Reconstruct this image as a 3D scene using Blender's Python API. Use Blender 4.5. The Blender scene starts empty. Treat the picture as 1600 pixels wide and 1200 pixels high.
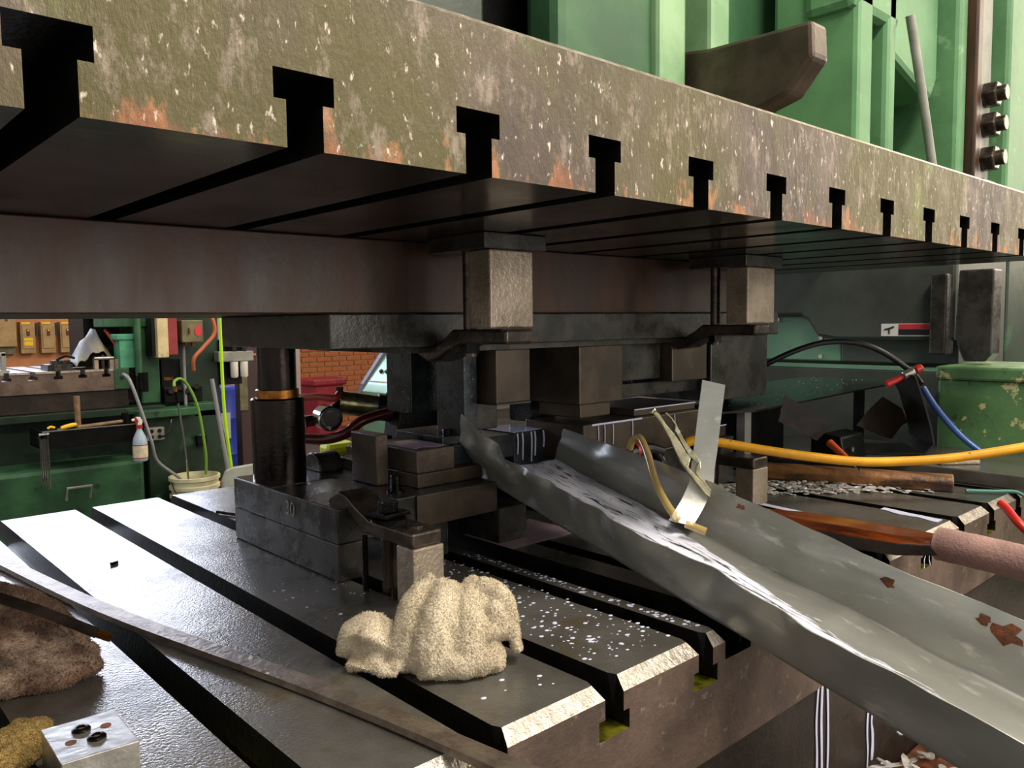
import bpy, bmesh, math, random
from mathutils import Vector, Matrix, noise
random.seed(7)
V = Vector
sc = bpy.context.scene
COL = sc.collection

# ------------------------------------------------------------------ camera
def setup_camera():
    f, yaw, pitch, roll = 1266.92, 0.7399, -0.0763, -0.0118
    fwd = V((math.sin(yaw)*math.cos(pitch), math.cos(yaw)*math.cos(pitch), math.sin(pitch)))
    r = V((math.cos(yaw), -math.sin(yaw), 0)); u = r.cross(fwd)
    c, s = math.cos(roll), math.sin(roll)
    right = c*r + s*u; up = -s*r + c*u
    cd = bpy.data.cameras.new('camera'); cam = bpy.data.objects.new('camera', cd); COL.objects.link(cam)
    cd.sensor_width = 36; cd.lens = f/1600*36; cd.clip_start = .02; cd.clip_end = 100
    m = Matrix((right, up, -fwd)).transposed().to_4x4(); m.translation = V((-0.1217, -0.503, 0.348))
    cam.matrix_world = m; sc.camera = cam
setup_camera()

# ------------------------------------------------------------------ world, lights, exposure
world = bpy.data.worlds.new('shop_air'); sc.world = world; world.use_nodes = True
bg = world.node_tree.nodes['Background']; bg.inputs[0].default_value = (1.0, .95, .88, 1); bg.inputs[1].default_value = .60
def area(name, loc, aim, sx, sy, power, col):
    ld = bpy.data.lights.new(name, 'AREA'); ld.shape = 'RECTANGLE'; ld.size = sx; ld.size_y = sy; ld.energy = power; ld.color = col
    o = bpy.data.objects.new(name, ld); COL.objects.link(o); o.location = loc
    o.rotation_euler = (V(aim)-V(loc)).to_track_quat('-Z', 'Y').to_euler(); return o
area('aisle_lamp_right', (2.6, -2.4, 2.7), (.9, .3, .2), 1.2, .35, 66, (1, .87, .70))
area('aisle_lamp_over', (.9, -1.1, 2.6), (.9, -.2, 0), 1.2, .35, 78, (1, .90, .76))
area('low_front_fill', (2.4, -7.0, 1.2), (.9, .3, .2), 4.0, 2.4, 135, (1, .94, .86))  # unseen low lamp added in front to light faces under the ram
area('aisle_lamp_back', (3.2, 3.4, 2.7), (2.6, 6.2, -.3), 1.6, .5, 60, (1, .84, .64))
area('aisle_lamp_side', (.4, 3.0, 2.7), (1.6, 5.0, -.2), 1.6, .4, 15, (1, .90, .76))
sc.view_settings.view_transform = 'Standard'; sc.view_settings.look = 'None'
sc.view_settings.gamma = 1; sc.view_settings.use_curve_mapping = False
sc.view_settings.exposure = 0.24

# ------------------------------------------------------------------ materials
def rgb(h):
    h = h.lstrip('#'); c = [int(h[i:i+2], 16)/255 for i in (0, 2, 4)]
    return tuple(((x/12.92) if x <= .04045 else ((x+.055)/1.055)**2.4) for x in c)+(1,)
MATS = {}
def mat(name, col, rough=.5, metal=0.0, col2=None, scale=10, lo=.42, hi=.62, bump=0, bscale=120, rough2=None, spot=None,
        coat=0, stretch=(1, 1, 1), spots2=None, trans=0, emit=0, alpha=1, ior=1.45):
    m = bpy.data.materials.new(name); m.use_nodes = True; nt = m.node_tree; N = nt.nodes; L = nt.links
    b = N['Principled BSDF']
    def setc(c): return rgb(c) if isinstance(c, str) else c
    tc = N.new('ShaderNodeTexCoord'); mp = N.new('ShaderNodeMapping'); mp.inputs['Scale'].default_value = stretch
    L.new(tc.outputs['Object'], mp.inputs['Vector'])
    def nz(s, d=6, r=.6, mapped=True):
        n = N.new('ShaderNodeTexNoise'); n.inputs['Scale'].default_value = s; n.inputs['Detail'].default_value = d; n.inputs['Roughness'].default_value = r
        L.new((mp if mapped else tc).outputs['Vector' if mapped else 'Object'], n.inputs['Vector']); return n.outputs[0]
    def rng(v, a, c, o0=0, o1=1):
        n = N.new('ShaderNodeMapRange'); n.inputs[1].default_value = a; n.inputs[2].default_value = c; n.inputs[3].default_value = o0; n.inputs[4].default_value = o1
        L.new(v, n.inputs[0]); return n.outputs[0]
    def mix(f, a, c):
        n = N.new('ShaderNodeMix'); n.data_type = 'RGBA'
        L.new(f, n.inputs[0])
        for s, x in ((6, a), (7, c)):
            if hasattr(x, 'node'): L.new(x, n.inputs[s])
            else: n.inputs[s].default_value = setc(x)
        return n.outputs[2]
    cur = None
    if col2 is not None:
        v = nz(scale); f = rng(v, lo, hi); cur = mix(f, col, col2)
        if rough2 is not None: L.new(rng(v, lo, hi, rough, rough2), b.inputs['Roughness'])
        else: b.inputs['Roughness'].default_value = rough
    else: b.inputs['Roughness'].default_value = rough
    for sp in (spot, spots2):
        if sp:
            c3, s3, t0, t1 = sp[:4]; f = rng(nz(s3, sp[4] if len(sp) > 4 else 5, .65, len(sp) < 6), t0, t1); cur = mix(f, cur if cur is not None else col, c3)
    if cur is not None: L.new(cur, b.inputs['Base Color'])
    else: b.inputs['Base Color'].default_value = setc(col)
    b.inputs['Metallic'].default_value = metal; b.inputs['Coat Weight'].default_value = coat; b.inputs['Coat Roughness'].default_value = .12
    b.inputs['Transmission Weight'].default_value = trans; b.inputs['IOR'].default_value = ior; b.inputs['Alpha'].default_value = alpha
    if emit:
        b.inputs['Emission Color'].default_value = setc(col); b.inputs['Emission Strength'].default_value = emit
    if bump:
        bn = N.new('ShaderNodeBump'); bn.inputs['Strength'].default_value = bump; bn.inputs['Distance'].default_value = .004
        L.new(nz(bscale, 3, .6, False), bn.inputs['Height']); L.new(bn.outputs[0], b.inputs['Normal'])
    MATS[name] = m; return m

mat('ram_rust', '#6e5f54', .40, .2, '#655f2c', 5.5, .42, .58, .35, 330, .28, spot=('#93857a', 42, .56, .70, 9), spots2=('#86593a', 13, .60, .68, 7), stretch=(1, 1, .6))
mat('ram_moss', '#6c7a35', .42, .1, '#6f6353', 11, .45, .6, .9, 170)
mat('ram_edge', '#b8ada0', .35, .8, '#8d7f70', 60, .4, .6, .4, 200)
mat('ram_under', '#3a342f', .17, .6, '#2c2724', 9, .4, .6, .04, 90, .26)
mat('bed_top', '#7b7974', .16, .62, '#625f58', 9, .40, .62, .16, 300, .30, spot=('#6a5f3e', 14, .58, .70, 6))
mat('bed_front', '#6e5d53', .45, .3, '#544740', 12, .4, .6, .3, 110, spot=('#8a7868', 60, .62, .7, 4))
mat('bed_edge', '#b3aca2', .36, .6, '#8a8278', 70, .4, .65, .5, 180)
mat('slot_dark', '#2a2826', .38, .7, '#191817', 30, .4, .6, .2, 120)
mat('slot_oil', '#6d6a1c', .12, .2, '#35350f', 30, .4, .6)
mat('press_bed', '#3b332d', .4, .4, '#2a2521', 9, .4, .6, .3, 90)
mat('shoe_brown', '#4a3328', .44, .2, '#30231c', 8, .38, .62, .08, 70, .32, stretch=(2.2, 2.2, .5))
mat('die_dark', '#474541', .34, .42, '#31302d', 18, .4, .6, .12, 140, .22)
mat('die_wet', '#3f4448', .22, .45, '#2b2f32', 22, .4, .6, .15, 170, .12, spot=('#9a98b0', 120, .68, .72, 3))
mat('die_steel', '#54483d', .36, .45, '#40372e', 14, .4, .6, .1, 120)
mat('block_steel', '#a89a88', .42, .55, '#8d8070', 22, .38, .62, .35, 160, spot=('#5d5346', 70, .64, .72, 4))
mat('clean_steel', '#c9c6bf', .30, .9, '#aeaba4', 40, .4, .6, .12, 90)
mat('clamp_steel', '#5a5048', .30, .7, '#3c352f', 25, .4, .6, .12, 130, .22)
mat('clamp_pale', '#8a7d6e', .38, .75, '#6d6257', 35, .4, .6, .3, 130)
mat('dark_bolt', '#1e1c1b', .25, .8, '#0f0e0e', 50, .4, .6, .2, 200)
mat('post_black', '#1b1918', .16, .85, '#2c2421', 14, .4, .6, .12, 60, .26, stretch=(3, 3, .6))
mat('bronze', '#a06a2c', .3, .85, '#6e4519', 40, .4, .6)
mat('galvanised', '#b2b3ad', .24, .62, '#979891', 9, .34, .66, .10, 45, .42, stretch=(1, .3, 1), spot=('#c6c7c0', 60, .58, .72, 6))
mat('rust', '#6b3a1c', .8, 0, '#4a2814', 60, .4, .6, .5, 200)
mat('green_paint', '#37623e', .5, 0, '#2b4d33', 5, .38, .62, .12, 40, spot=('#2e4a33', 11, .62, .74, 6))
mat('green_lit', '#85a77e', .45, 0, '#71946d', 6, .4, .6, .12, 40)  # same slide paint, paler to stand for rib faces catching light
mat('green_mid_shade', '#5c8a5e', .5, 0, '#4b7650', 5, .38, .62, .1, 40, spot=('#7fa478', 12, .6, .72, 6))  # same slide paint, toned down for the shaded rib sides
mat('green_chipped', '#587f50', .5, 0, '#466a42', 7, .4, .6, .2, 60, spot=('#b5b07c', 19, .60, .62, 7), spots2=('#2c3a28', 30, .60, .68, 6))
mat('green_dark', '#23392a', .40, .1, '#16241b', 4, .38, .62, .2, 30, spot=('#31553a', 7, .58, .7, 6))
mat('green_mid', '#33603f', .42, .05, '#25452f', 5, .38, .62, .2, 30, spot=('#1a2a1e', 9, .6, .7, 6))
mat('green_teal', '#4f9a78', .45, 0, '#3f8364', 8, .4, .6)
mat('panel_green', '#6f9a80', .32, .1, '#628b73', 4, .4, .6, .05, 30)
mat('panel_dark', '#474d46', .4, .1, '#3a3f39', 6, .4, .6)  # dark grimy panel paint; elsewhere its darkness stands for the ram's shade
mat('grey_paint', '#8c8d86', .45, 0, '#777870', 12, .4, .6)
mat('black_steel', '#151515', .35, .5, '#0b0b0b', 14, .4, .6, .25, 70)
mat('black_rubber', '#141414', .30, 0, '#1f1d1b', 10, .4, .6, .15, 50)
mat('tray_wet', '#332d2d', .16, .5, '#211d1d', 16, .4, .6, .12, 140)
mat('black_plastic', '#121314', .35)
mat('blue_hose', '#2d4f8f', .3); mat('black_hose', '#16161a', .3)
mat('yellow_hose', '#d99e16', .32, 0, '#c58a12', 12, .4, .6, .1, 90, spot=('#4a3a12', 45, .66, .70, 4))
mat('clear_hose', '#b9a064', .12, 0, coat=.6, alpha=.72)
mat('red_plastic', '#b0251f', .3); mat('orange_plastic', '#c7572c', .35); mat('red_hose', '#a83d34', .35); mat('wine_hose', '#4a1418', .25)
mat('orange_hose', '#b0613f', .4); mat('lime_hose', '#b4e61e', .35); mat('green_hose', '#6f9b3a', .4); mat('teal_cord', '#3f7d72', .45)
mat('grey_cable', '#8d8a92', .35)
mat('wood_oily', '#6e3410', .16, 0, '#34140a', 20, .34, .60, .3, 90, .25, spot=('#241008', 30, .55, .7, 6), coat=.7, stretch=(2.4, .35, 2.4))
mat('wood_edge', '#2e2420', .35, 0, '#1d1714', 20, .4, .6, .3, 90)
mat('wood_bar', '#8a5f36', .45, 0, '#5a3b20', 16, .36, .62, .35, 80, spot=('#2e2118', 14, .50, .62, 6), stretch=(2.4, .4, 2.4))
mat('wood_handle', '#8f735c', .55, 0, '#725945', 20, .4, .6)
mat('foam_grip', '#9c7c74', .85, 0, '#876a63', 18, .4, .6, .5, 260)
mat('terry_cream', '#d2c6ae', .95, 0, '#b8aa90', 14, .36, .64, .8, 420, spot=('#958672', 9, .58, .78, 5))
mat('terry_brown', '#8d6f5c', .95, 0, '#5d473b', 11, .36, .60, .8, 420, spot=('#c4ad96', 9, .54, .72, 5))
mat('terry_yellow', '#b59a5e', .95, 0, '#8a7442', 22, .36, .62, .8, 420)
mat('slug', '#cfcdc8', .28, .35, '#a5a39e', 60, .4, .6)
mat('coolant_drip', '#c6c9e2', .15, 0)
mat('puddle', '#a08c98', .1, 0)
mat('brass_zinc', '#cfc69a', .22, .9, '#8f8a5c', 60, .4, .62, .15, 160)
mat('chrome', '#c8ccc8', .12, 1.0)
mat('plier_steel', '#cfc8a8', .2, .95, '#a39b78', 50, .4, .6, .1, 120)
mat('white_plastic', '#d8d6cd', .4); mat('cream_plastic', '#d9d6b4', .45, 0, '#c6c29c', 14, .4, .6)
mat('bottle_blue', '#9fb0c2', .25, 0); mat('paper', '#d9cdb4', .6, 0, '#c9bba0', 30, .4, .6)
mat('sticker_red', '#c0323a', .5); mat('sticker_white', '#d8d8d4', .5); mat('sticker_black', '#1b1f1c', .5)
mat('yellow_sign', '#e8bd16', .5); mat('tan_box', '#a98a5c', .5, 0, '#977a50', 12, .4, .6); mat('maroon', '#5b2320', .6)
mat('red_panel', '#8e2f33', .5, 0, '#7a262b', 10, .4, .6); mat('cream_panel', '#c9b98f', .55, 0, '#b3a37c', 12, .4, .6, spot=('#6e6148', 40, .64, .7, 4))
mat('box_olive', '#6f6c4e', .5, .1, '#5b583f', 14, .4, .6)
mat('barrel_blue', '#2b3fae', .4); mat('brown_post', '#3a2728', .6); mat('pink_wall', '#a08a88', .8)
mat('bin_red', '#8e1c28', .4, 0, '#741521', 8, .4, .6); mat('console_grey', '#a09a90', .5, 0, '#8b857b', 9, .4, .6)
mat('console_edge', '#545468', .5); mat('orange_sticker', '#e8822a', .5); mat('knob_yellow', '#d9b32a', .4); mat('knob_pink', '#d9506a', .4)
mat('brick', '#b0693f', .85, 0, '#97552f', 3, .36, .64, .5, 60); mat('mortar', '#c9a585', .9, 0, '#b8906d', 10, .4, .6)
mat('orange_wall', '#c98a5e', .8, 0, '#b9774c', 4, .4, .6)
mat('dull_wall', '#8a8078', .85, 0, '#776e66', 3, .4, .6)
mat('chute_fill_glow', '#fff0d8', .5, emit=4.5)  # glow of the added out-of-view panel
mat('floor_concrete', '#5a544c', .5, 0, '#453f38', 3, .4, .6, .2, 40)
mat('tarp_grey', '#6f7076', .55, 0, '#8d8868', 5, .42, .6)
mat('window_frame', '#d0d0cc', .5)
mat('window_daylight', '#dfe8ff', .5, emit=24.0)
mat('slip_yellow', '#c8d21e', .4)
mat('grey_tub', '#a9ada4', .4, 0, '#9ba096', 9, .4, .6)

# ram edge: brown-grey steel with moss stains, painted-in glitter flecks and rust flaking along the lower edge
def ram_mat():
    m = bpy.data.materials.new('ram_rust'); m.use_nodes = True; nt = m.node_tree; N = nt.nodes; L = nt.links; b = N['Principled BSDF']
    tc = N.new('ShaderNodeTexCoord'); mp = N.new('ShaderNodeMapping'); mp.inputs['Scale'].default_value = (1, 1, .45); L.new(tc.outputs['Object'], mp.inputs[0])
    def nz(s, d=7, r=.62, off=0, mapped=True):
        a = N.new('ShaderNodeVectorMath'); a.operation = 'ADD'; a.inputs[1].default_value = (off, off*.7, off*1.3); L.new(mp.outputs[0] if mapped else tc.outputs['Object'], a.inputs[0])
        n = N.new('ShaderNodeTexNoise'); n.inputs['Scale'].default_value = s; n.inputs['Detail'].default_value = d; n.inputs['Roughness'].default_value = r; L.new(a.outputs[0], n.inputs['Vector']); return n.outputs[0]
    def rng(v, a, c, o0=0, o1=1):
        n = N.new('ShaderNodeMapRange'); n.inputs[1].default_value = a; n.inputs[2].default_value = c; n.inputs[3].default_value = o0; n.inputs[4].default_value = o1; L.new(v, n.inputs[0]); return n.outputs[0]
    def op(k, a, c):
        n = N.new('ShaderNodeMath'); n.operation = k
        for i, x in enumerate((a, c)):
            if hasattr(x, 'node'): L.new(x, n.inputs[i])
            else: n.inputs[i].default_value = x
        return n.outputs[0]
    def mix(f, a, c):
        n = N.new('ShaderNodeMix'); n.data_type = 'RGBA'; L.new(f, n.inputs[0])
        for s, x in ((6, a), (7, c)):
            if hasattr(x, 'node'): L.new(x, n.inputs[s])
            else: n.inputs[s].default_value = rgb(x)
        return n.outputs[2]
    c = mix(rng(nz(7), .38, .62), '#5f5148', '#3b3029')
    c = mix(rng(nz(4.2, off=3), .44, .58, 0, .9), c, '#4c4618')
    c = mix(rng(nz(5.5, 6, .6, 11), .57, .68, 0, .85), c, '#687536')
    c = mix(rng(nz(48, 8, .75, 5), .53, .66, 0, .75), c, '#8f8175')
    sx = N.new('ShaderNodeSeparateXYZ'); L.new(tc.outputs['Object'], sx.inputs[0])
    low = rng(sx.outputs[2], .0, .045, .12, -.06)
    c = mix(rng(op('ADD', nz(30, 6, .6, 9), low), .62, .68, 0, .9), c, '#9c6b42')
    c = mix(rng(op('ADD', nz(17, 6, .6, 21), low), .64, .72, 0, .8), c, '#7a4a2e')
    c = mix(rng(nz(150, 3, .6, 2), .62, .70, 0, .9), c, '#cfc3b6')  # glints on the ram face put in as pale flecks
    L.new(c, b.inputs['Base Color']); b.inputs['Metallic'].default_value = .15; L.new(rng(nz(40, 4), .3, .7, .40, .62), b.inputs['Roughness'])
    bn = N.new('ShaderNodeBump'); bn.inputs['Strength'].default_value = .32; bn.inputs['Distance'].default_value = .004; L.new(nz(190, 4, .7, 1), bn.inputs['Height']); L.new(bn.outputs[0], b.inputs['Normal'])
    MATS['ram_rust'] = m
ram_mat()

# foamy coolant: white liquid where the streaky mask is dense, open sheet metal elsewhere
def coolant_mat():
    m = bpy.data.materials.new('milky_coolant'); m.use_nodes = True; nt = m.node_tree; N = nt.nodes; L = nt.links
    b = N['Principled BSDF']; b.inputs['Base Color'].default_value = rgb('#dfe2f4'); b.inputs['Roughness'].default_value = .18; b.inputs['Coat Weight'].default_value = .5
    out = N['Material Output']; tr = N.new('ShaderNodeBsdfTransparent'); mx = N.new('ShaderNodeMixShader')
    tc = N.new('ShaderNodeTexCoord'); mp = N.new('ShaderNodeMapping'); mp.inputs['Scale'].default_value = (1, .13, 1)
    L.new(tc.outputs['Object'], mp.inputs[0])
    n = N.new('ShaderNodeTexNoise'); n.inputs['Scale'].default_value = 150; n.inputs['Detail'].default_value = 5; n.inputs['Roughness'].default_value = .6; n.inputs['Distortion'].default_value = .8
    L.new(mp.outputs[0], n.inputs['Vector'])
    at = N.new('ShaderNodeAttribute'); at.attribute_name = 'cover'
    ad = N.new('ShaderNodeMath'); ad.operation = 'ADD'; L.new(n.outputs[0], ad.inputs[0]); L.new(at.outputs['Fac'], ad.inputs[1])
    r = N.new('ShaderNodeMapRange'); r.inputs[1].default_value = .97; r.inputs[2].default_value = 1.06
    L.new(ad.outputs[0], r.inputs[0]); L.new(r.outputs[0], mx.inputs[0]); L.new(tr.outputs[0], mx.inputs[1]); L.new(b.outputs[0], mx.inputs[2]); L.new(mx.outputs[0], out.inputs[0])
    MATS['milky_coolant'] = m
coolant_mat()

# ------------------------------------------------------------------ mesh helpers
def B(): return bmesh.new()
def hexa(bm, P, mi=0):
    v = [bm.verts.new(p) for p in P]
    for f in ((0, 3, 2, 1), (4, 5, 6, 7), (0, 1, 5, 4), (1, 2, 6, 5), (2, 3, 7, 6), (3, 0, 4, 7)):
        bm.faces.new([v[i] for i in f]).material_index = mi
def box(bm, x0, x1, y0, y1, z0, z1, mi=0):
    hexa(bm, [(x0, y0, z0), (x1, y0, z0), (x1, y1, z0), (x0, y1, z0), (x0, y0, z1), (x1, y0, z1), (x1, y1, z1), (x0, y1, z1)], mi); return bm
def bx(x0, x1, y0, y1, z0, z1): return box(B(), x0, x1, y0, y1, z0, z1)
def frame(d):
    d = V(d).normalized(); a = V((0, 0, 1)) if abs(d.z) < .9 else V((1, 0, 0)); s = d.cross(a).normalized(); return s, s.cross(d).normalized()
def cyl(bm, a, b, r, r2=None, seg=24, mi=0):
    a, b = V(a), V(b); r2 = r if r2 is None else r2; s, t = frame(b-a)
    A = [bm.verts.new(a+(s*math.cos(i*math.tau/seg)+t*math.sin(i*math.tau/seg))*r) for i in range(seg)]
    C = [bm.verts.new(b+(s*math.cos(i*math.tau/seg)+t*math.sin(i*math.tau/seg))*r2) for i in range(seg)]
    for i in range(seg):
        j = (i+1) % seg; f = bm.faces.new((A[i], A[j], C[j], C[i])); f.smooth = seg > 8; f.material_index = mi
    bm.faces.new(A[::-1]).material_index = mi; bm.faces.new(C).material_index = mi; return bm
def smooth_pts(pts, n=6):
    P = [V(p) for p in pts]; out = []
    for i in range(len(P)-1):
        p0, p1, p2, p3 = P[max(i-1, 0)], P[i], P[i+1], P[min(i+2, len(P)-1)]
        for k in range(n):
            t = k/n; out.append(.5*((2*p1)+(p2-p0)*t+(2*p0-5*p1+4*p2-p3)*t*t+(3*p1-p0-3*p2+p3)*t**3))
    out.append(P[-1]); return out
def tube(bm, pts, r, seg=12, n=6, cap=True):
    P = smooth_pts(pts, n) if n > 1 else [V(p) for p in pts]; rings = []; s = None
    for i, p in enumerate(P):
        d = (P[min(i+1, len(P)-1)]-P[max(i-1, 0)]).normalized()
        if s is None: s, t = frame(d)
        else:
            s = (s-d*s.dot(d)).normalized(); t = s.cross(d)
        rr = r(i/(len(P)-1)) if callable(r) else r
        rings.append([bm.verts.new(p+(s*math.cos(k*math.tau/seg)+t*math.sin(k*math.tau/seg))*rr) for k in range(seg)])
    for a, b in zip(rings, rings[1:]):
        for k in range(seg):
            j = (k+1) % seg; bm.faces.new((a[k], a[j], b[j], b[k])).smooth = True
    if cap: bm.faces.new(rings[0][::-1]); bm.faces.new(rings[-1])
    return bm
def prism(bm, poly, axis, a, b, mi=0):
    def P(u, v, w): return {'x': (w, u, v), 'y': (u, w, v), 'z': (u, v, w)}[axis]
    A = [bm.verts.new(P(u, v, a)) for u, v in poly]; C = [bm.verts.new(P(u, v, b)) for u, v in poly]; n = len(poly)
    for i in range(n): bm.faces.new((A[i], A[(i+1) % n], C[(i+1) % n], C[i])).material_index = mi
    bm.faces.new(A[::-1]).material_index = mi; bm.faces.new(C).material_index = mi; return bm
def lathe(bm, c, prof, seg=28):
    c = V(c); rings = [[bm.verts.new(c+V((r*math.cos(k*math.tau/seg), r*math.sin(k*math.tau/seg), z))) for k in range(seg)] for r, z in prof]
    for a, b in zip(rings, rings[1:]):
        for k in range(seg): bm.faces.new((a[k], a[(k+1) % seg], b[(k+1) % seg], b[k])).smooth = True
    bm.faces.new(rings[0][::-1]); bm.faces.new(rings[-1]); return bm
def sheet(bm, rows, th=0.002):
    """thick sheet through a grid of points (rows of equal length)"""
    R = [[V(p) for p in r] for r in rows]; m, n = len(R), len(R[0]); N = []
    for i in range(m):
        q = []
        for j in range(n):
            a = R[min(i+1, m-1)][j]-R[max(i-1, 0)][j]; b = R[i][min(j+1, n-1)]-R[i][max(j-1, 0)]
            c = a.cross(b); q.append(c.normalized() if c.length > 1e-12 else V((0, 0, 1)))
        N.append(q)
    T = [[bm.verts.new(R[i][j]+N[i][j]*th/2) for j in range(n)] for i in range(m)]
    U = [[bm.verts.new(R[i][j]-N[i][j]*th/2) for j in range(n)] for i in range(m)]
    for i in range(m-1):
        for j in range(n-1):
            bm.faces.new((T[i][j], T[i+1][j], T[i+1][j+1], T[i][j+1])).smooth = True
            bm.faces.new((U[i][j], U[i][j+1], U[i+1][j+1], U[i+1][j])).smooth = True
    for i in range(m-1):
        bm.faces.new((T[i][0], U[i][0], U[i+1][0], T[i+1][0])); bm.faces.new((T[i][-1], T[i+1][-1], U[i+1][-1], U[i][-1]))
    for j in range(n-1):
        bm.faces.new((T[0][j], T[0][j+1], U[0][j+1], U[0][j])); bm.faces.new((T[-1][j], U[-1][j], U[-1][j+1], T[-1][j+1]))
    return bm
W = {}
def link(o, parent, label, cat, group, kind):
    COL.objects.link(o)
    if parent is not None: o.parent = parent
    if label: o['label'] = label
    if cat: o['category'] = cat
    if group: o['group'] = group
    if kind: o['kind'] = kind
    return o
def root(name, loc, label=None, cat=None, group=None, kind=None, mw=None):
    o = bpy.data.objects.new(name, None); o.empty_display_size = .02
    m = mw if mw is not None else Matrix.Translation(V(loc)); o.matrix_world = m; W[o] = m.copy()
    return link(o, None, label, cat, group, kind)
def obj(name, bm, mats, parent=None, label=None, cat=None, group=None, kind=None, bevel=0, seg=2, local=False, fixn=True):
    if fixn: bmesh.ops.recalc_face_normals(bm, faces=bm.faces[:])
    me = bpy.data.meshes.new(name); bm.to_mesh(me); bm.free()
    for k in ([mats] if isinstance(mats, str) else mats): me.materials.append(MATS[k])
    if any(p.use_smooth for p in me.polygons): me.set_sharp_from_angle(angle=math.radians(40))
    o = bpy.data.objects.new(name, me)
    if parent is not None:
        W[o] = W[parent]
        if not local: me.transform(W[parent].inverted())
    else:
        xs = [v.co for v in me.vertices]
        c = V(((min(v.x for v in xs)+max(v.x for v in xs))/2, (min(v.y for v in xs)+max(v.y for v in xs))/2, min(v.z for v in xs)))
        me.transform(Matrix.Translation(-c)); o.location = c; W[o] = Matrix.Translation(c)
    if bevel:
        md = o.modifiers.new('edge', 'BEVEL'); md.width = bevel; md.segments = seg; md.limit_method = 'ANGLE'; md.angle_limit = .6
    return link(o, parent, label, cat, group, kind)
def hexbolt(bm, c, axis, r, h):
    c = V(c); a = V(axis).normalized(); cyl(bm, c, c+a*h, r, seg=6); return bm
def text_bm(body, size, depth):
    cu = bpy.data.curves.new('t', 'FONT'); cu.body = body; cu.size = size; cu.extrude = depth; cu.align_x = 'CENTER'; cu.align_y = 'CENTER'
    o = bpy.data.objects.new('t', cu); COL.objects.link(o); dg = bpy.context.evaluated_depsgraph_get()
    me = bpy.data.meshes.new_from_object(o.evaluated_get(dg)); bm = B(); bm.from_mesh(me)
    bpy.data.objects.remove(o); bpy.data.curves.remove(cu); bpy.data.meshes.remove(me); return bm
def xf(bm, m): bmesh.ops.transform(bm, matrix=m, verts=bm.verts[:]); return bm
def axes(loc, x, y, z):
    m = Matrix((V(x), V(y), V(z))).transposed().to_4x4(); m.translation = V(loc); return m

# ================================================================== SETTING
obj('floor', bx(-6, 9, -4, 9.2, -1.0, -.95), 'floor_concrete', kind='structure', label='oil-darkened grey concrete shop floor')
wall = obj('wall_back', bx(-6, 9, 8.54, 8.7, -.95, 4.2), 'dull_wall', kind='structure', label='dull grey far wall with an orange panel and bare brickwork')
obj('orange_panel', bx(1.0, 2.25, 8.53, 8.54, -.95, 1.0), 'orange_wall', wall)
obj('mortar_bed', bx(4.3, 6.2, 8.52, 8.54, -.95, .55), 'mortar', wall)
bm0 = bx(-.098, .098, -.02, .02, -.026, .026); brick_me = None
row = 0; z = -.92
while z < .53:
    x = 4.42+(.105 if row % 2 else 0)
    while x < 6.1:
        if brick_me is None:
            o = obj('brick', bm0, 'brick', wall, bevel=.003, local=True); brick_me = o.data
        else:
            o = bpy.data.objects.new('brick', brick_me); link(o, wall, None, None, None, None); o.modifiers.new('edge', 'BEVEL').width = .003
        o.matrix_local = W[wall].inverted() @ Matrix.Translation((x, 8.515+random.uniform(-.003, .003), z))
        x += .21
    z += .064; row += 1
win = root('window_1', (1.0, 8.53, 1.55), kind='structure', label='long bright daylight window high in the far wall')
for i in range(5):
    x0 = -2.2+i*1.1
    obj('pane', bx(x0+.03, x0+1.07, 8.50, 8.51, 1.55, 2.28), 'window_daylight', win)
for x0 in [-2.2+i*1.1 for i in range(6)]: obj('mullion', bx(x0-.03, x0+.03, 8.46, 8.54, 1.5, 2.33), 'window_frame', win)
obj('window_rail', bx(-2.25, 3.35, 8.46, 8.54, 1.46, 1.53), 'window_frame', win); obj('window_rail', bx(-2.25, 3.35, 8.46, 8.54, 2.30, 2.37), 'window_frame', win)

obj('wall_right', bx(8.6, 8.8, -4, 8.54, -.95, 7), 'dull_wall', kind='structure', label='dull grey side wall beyond the press')
fill_panel = root('chute_fill_panel', (8.58, -.9, .9), kind='structure', label='tall unseen glowing panel added at the side wall to light the chute')  # added out of view so the chute floor brightens
for i in range(4): obj('pane', bx(8.56, 8.57, -3.6+i*1.35, -2.3+i*1.35, .9, 6.4), 'chute_fill_glow', fill_panel)
for i in range(5): obj('mullion', bx(8.53, 8.6, -3.66+i*1.35, -3.59+i*1.35, .85, 6.45), 'window_frame', fill_panel)
# ================================================================== MAIN PRESS
PIT = .1524
def slot_profile(x0, x1, zf, zb, slots, sg, extra=()):
    """edge polygon of a T-slotted plate; face at zf, slots cut towards zb; sg = +1 cuts upwards"""
    ev = [(k*PIT, 't') for k in slots]+[(c, w, d) for c, w, d in extra]
    ev.sort(key=lambda e: e[0]); P = [(x0, zf, 'c')]
    for e in ev:
        c = e[0]
        if e[1] == 't':
            for dx, dz, t in ((-.0136, 0, 'L'), (-.0136, .031, ''), (-.0224, .031, ''), (-.0224, .051, 'f'), (.0224, .051, 'f'), (.0224, .031, ''), (.0136, .031, ''), (.0136, 0, 'R')):
                P.append((c+dx, zf+sg*dz, t))
        else:
            for dx, dz, t in ((-e[1], 0, 'L'), (-e[1], e[2], ''), (e[1], e[2], 'f'), (e[1], 0, 'R')): P.append((c+dx, zf+sg*dz, t))
    P += [(x1, zf, 'c'), (x1, zb, 'b'), (x0, zb, 'b')]
    return P
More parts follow.
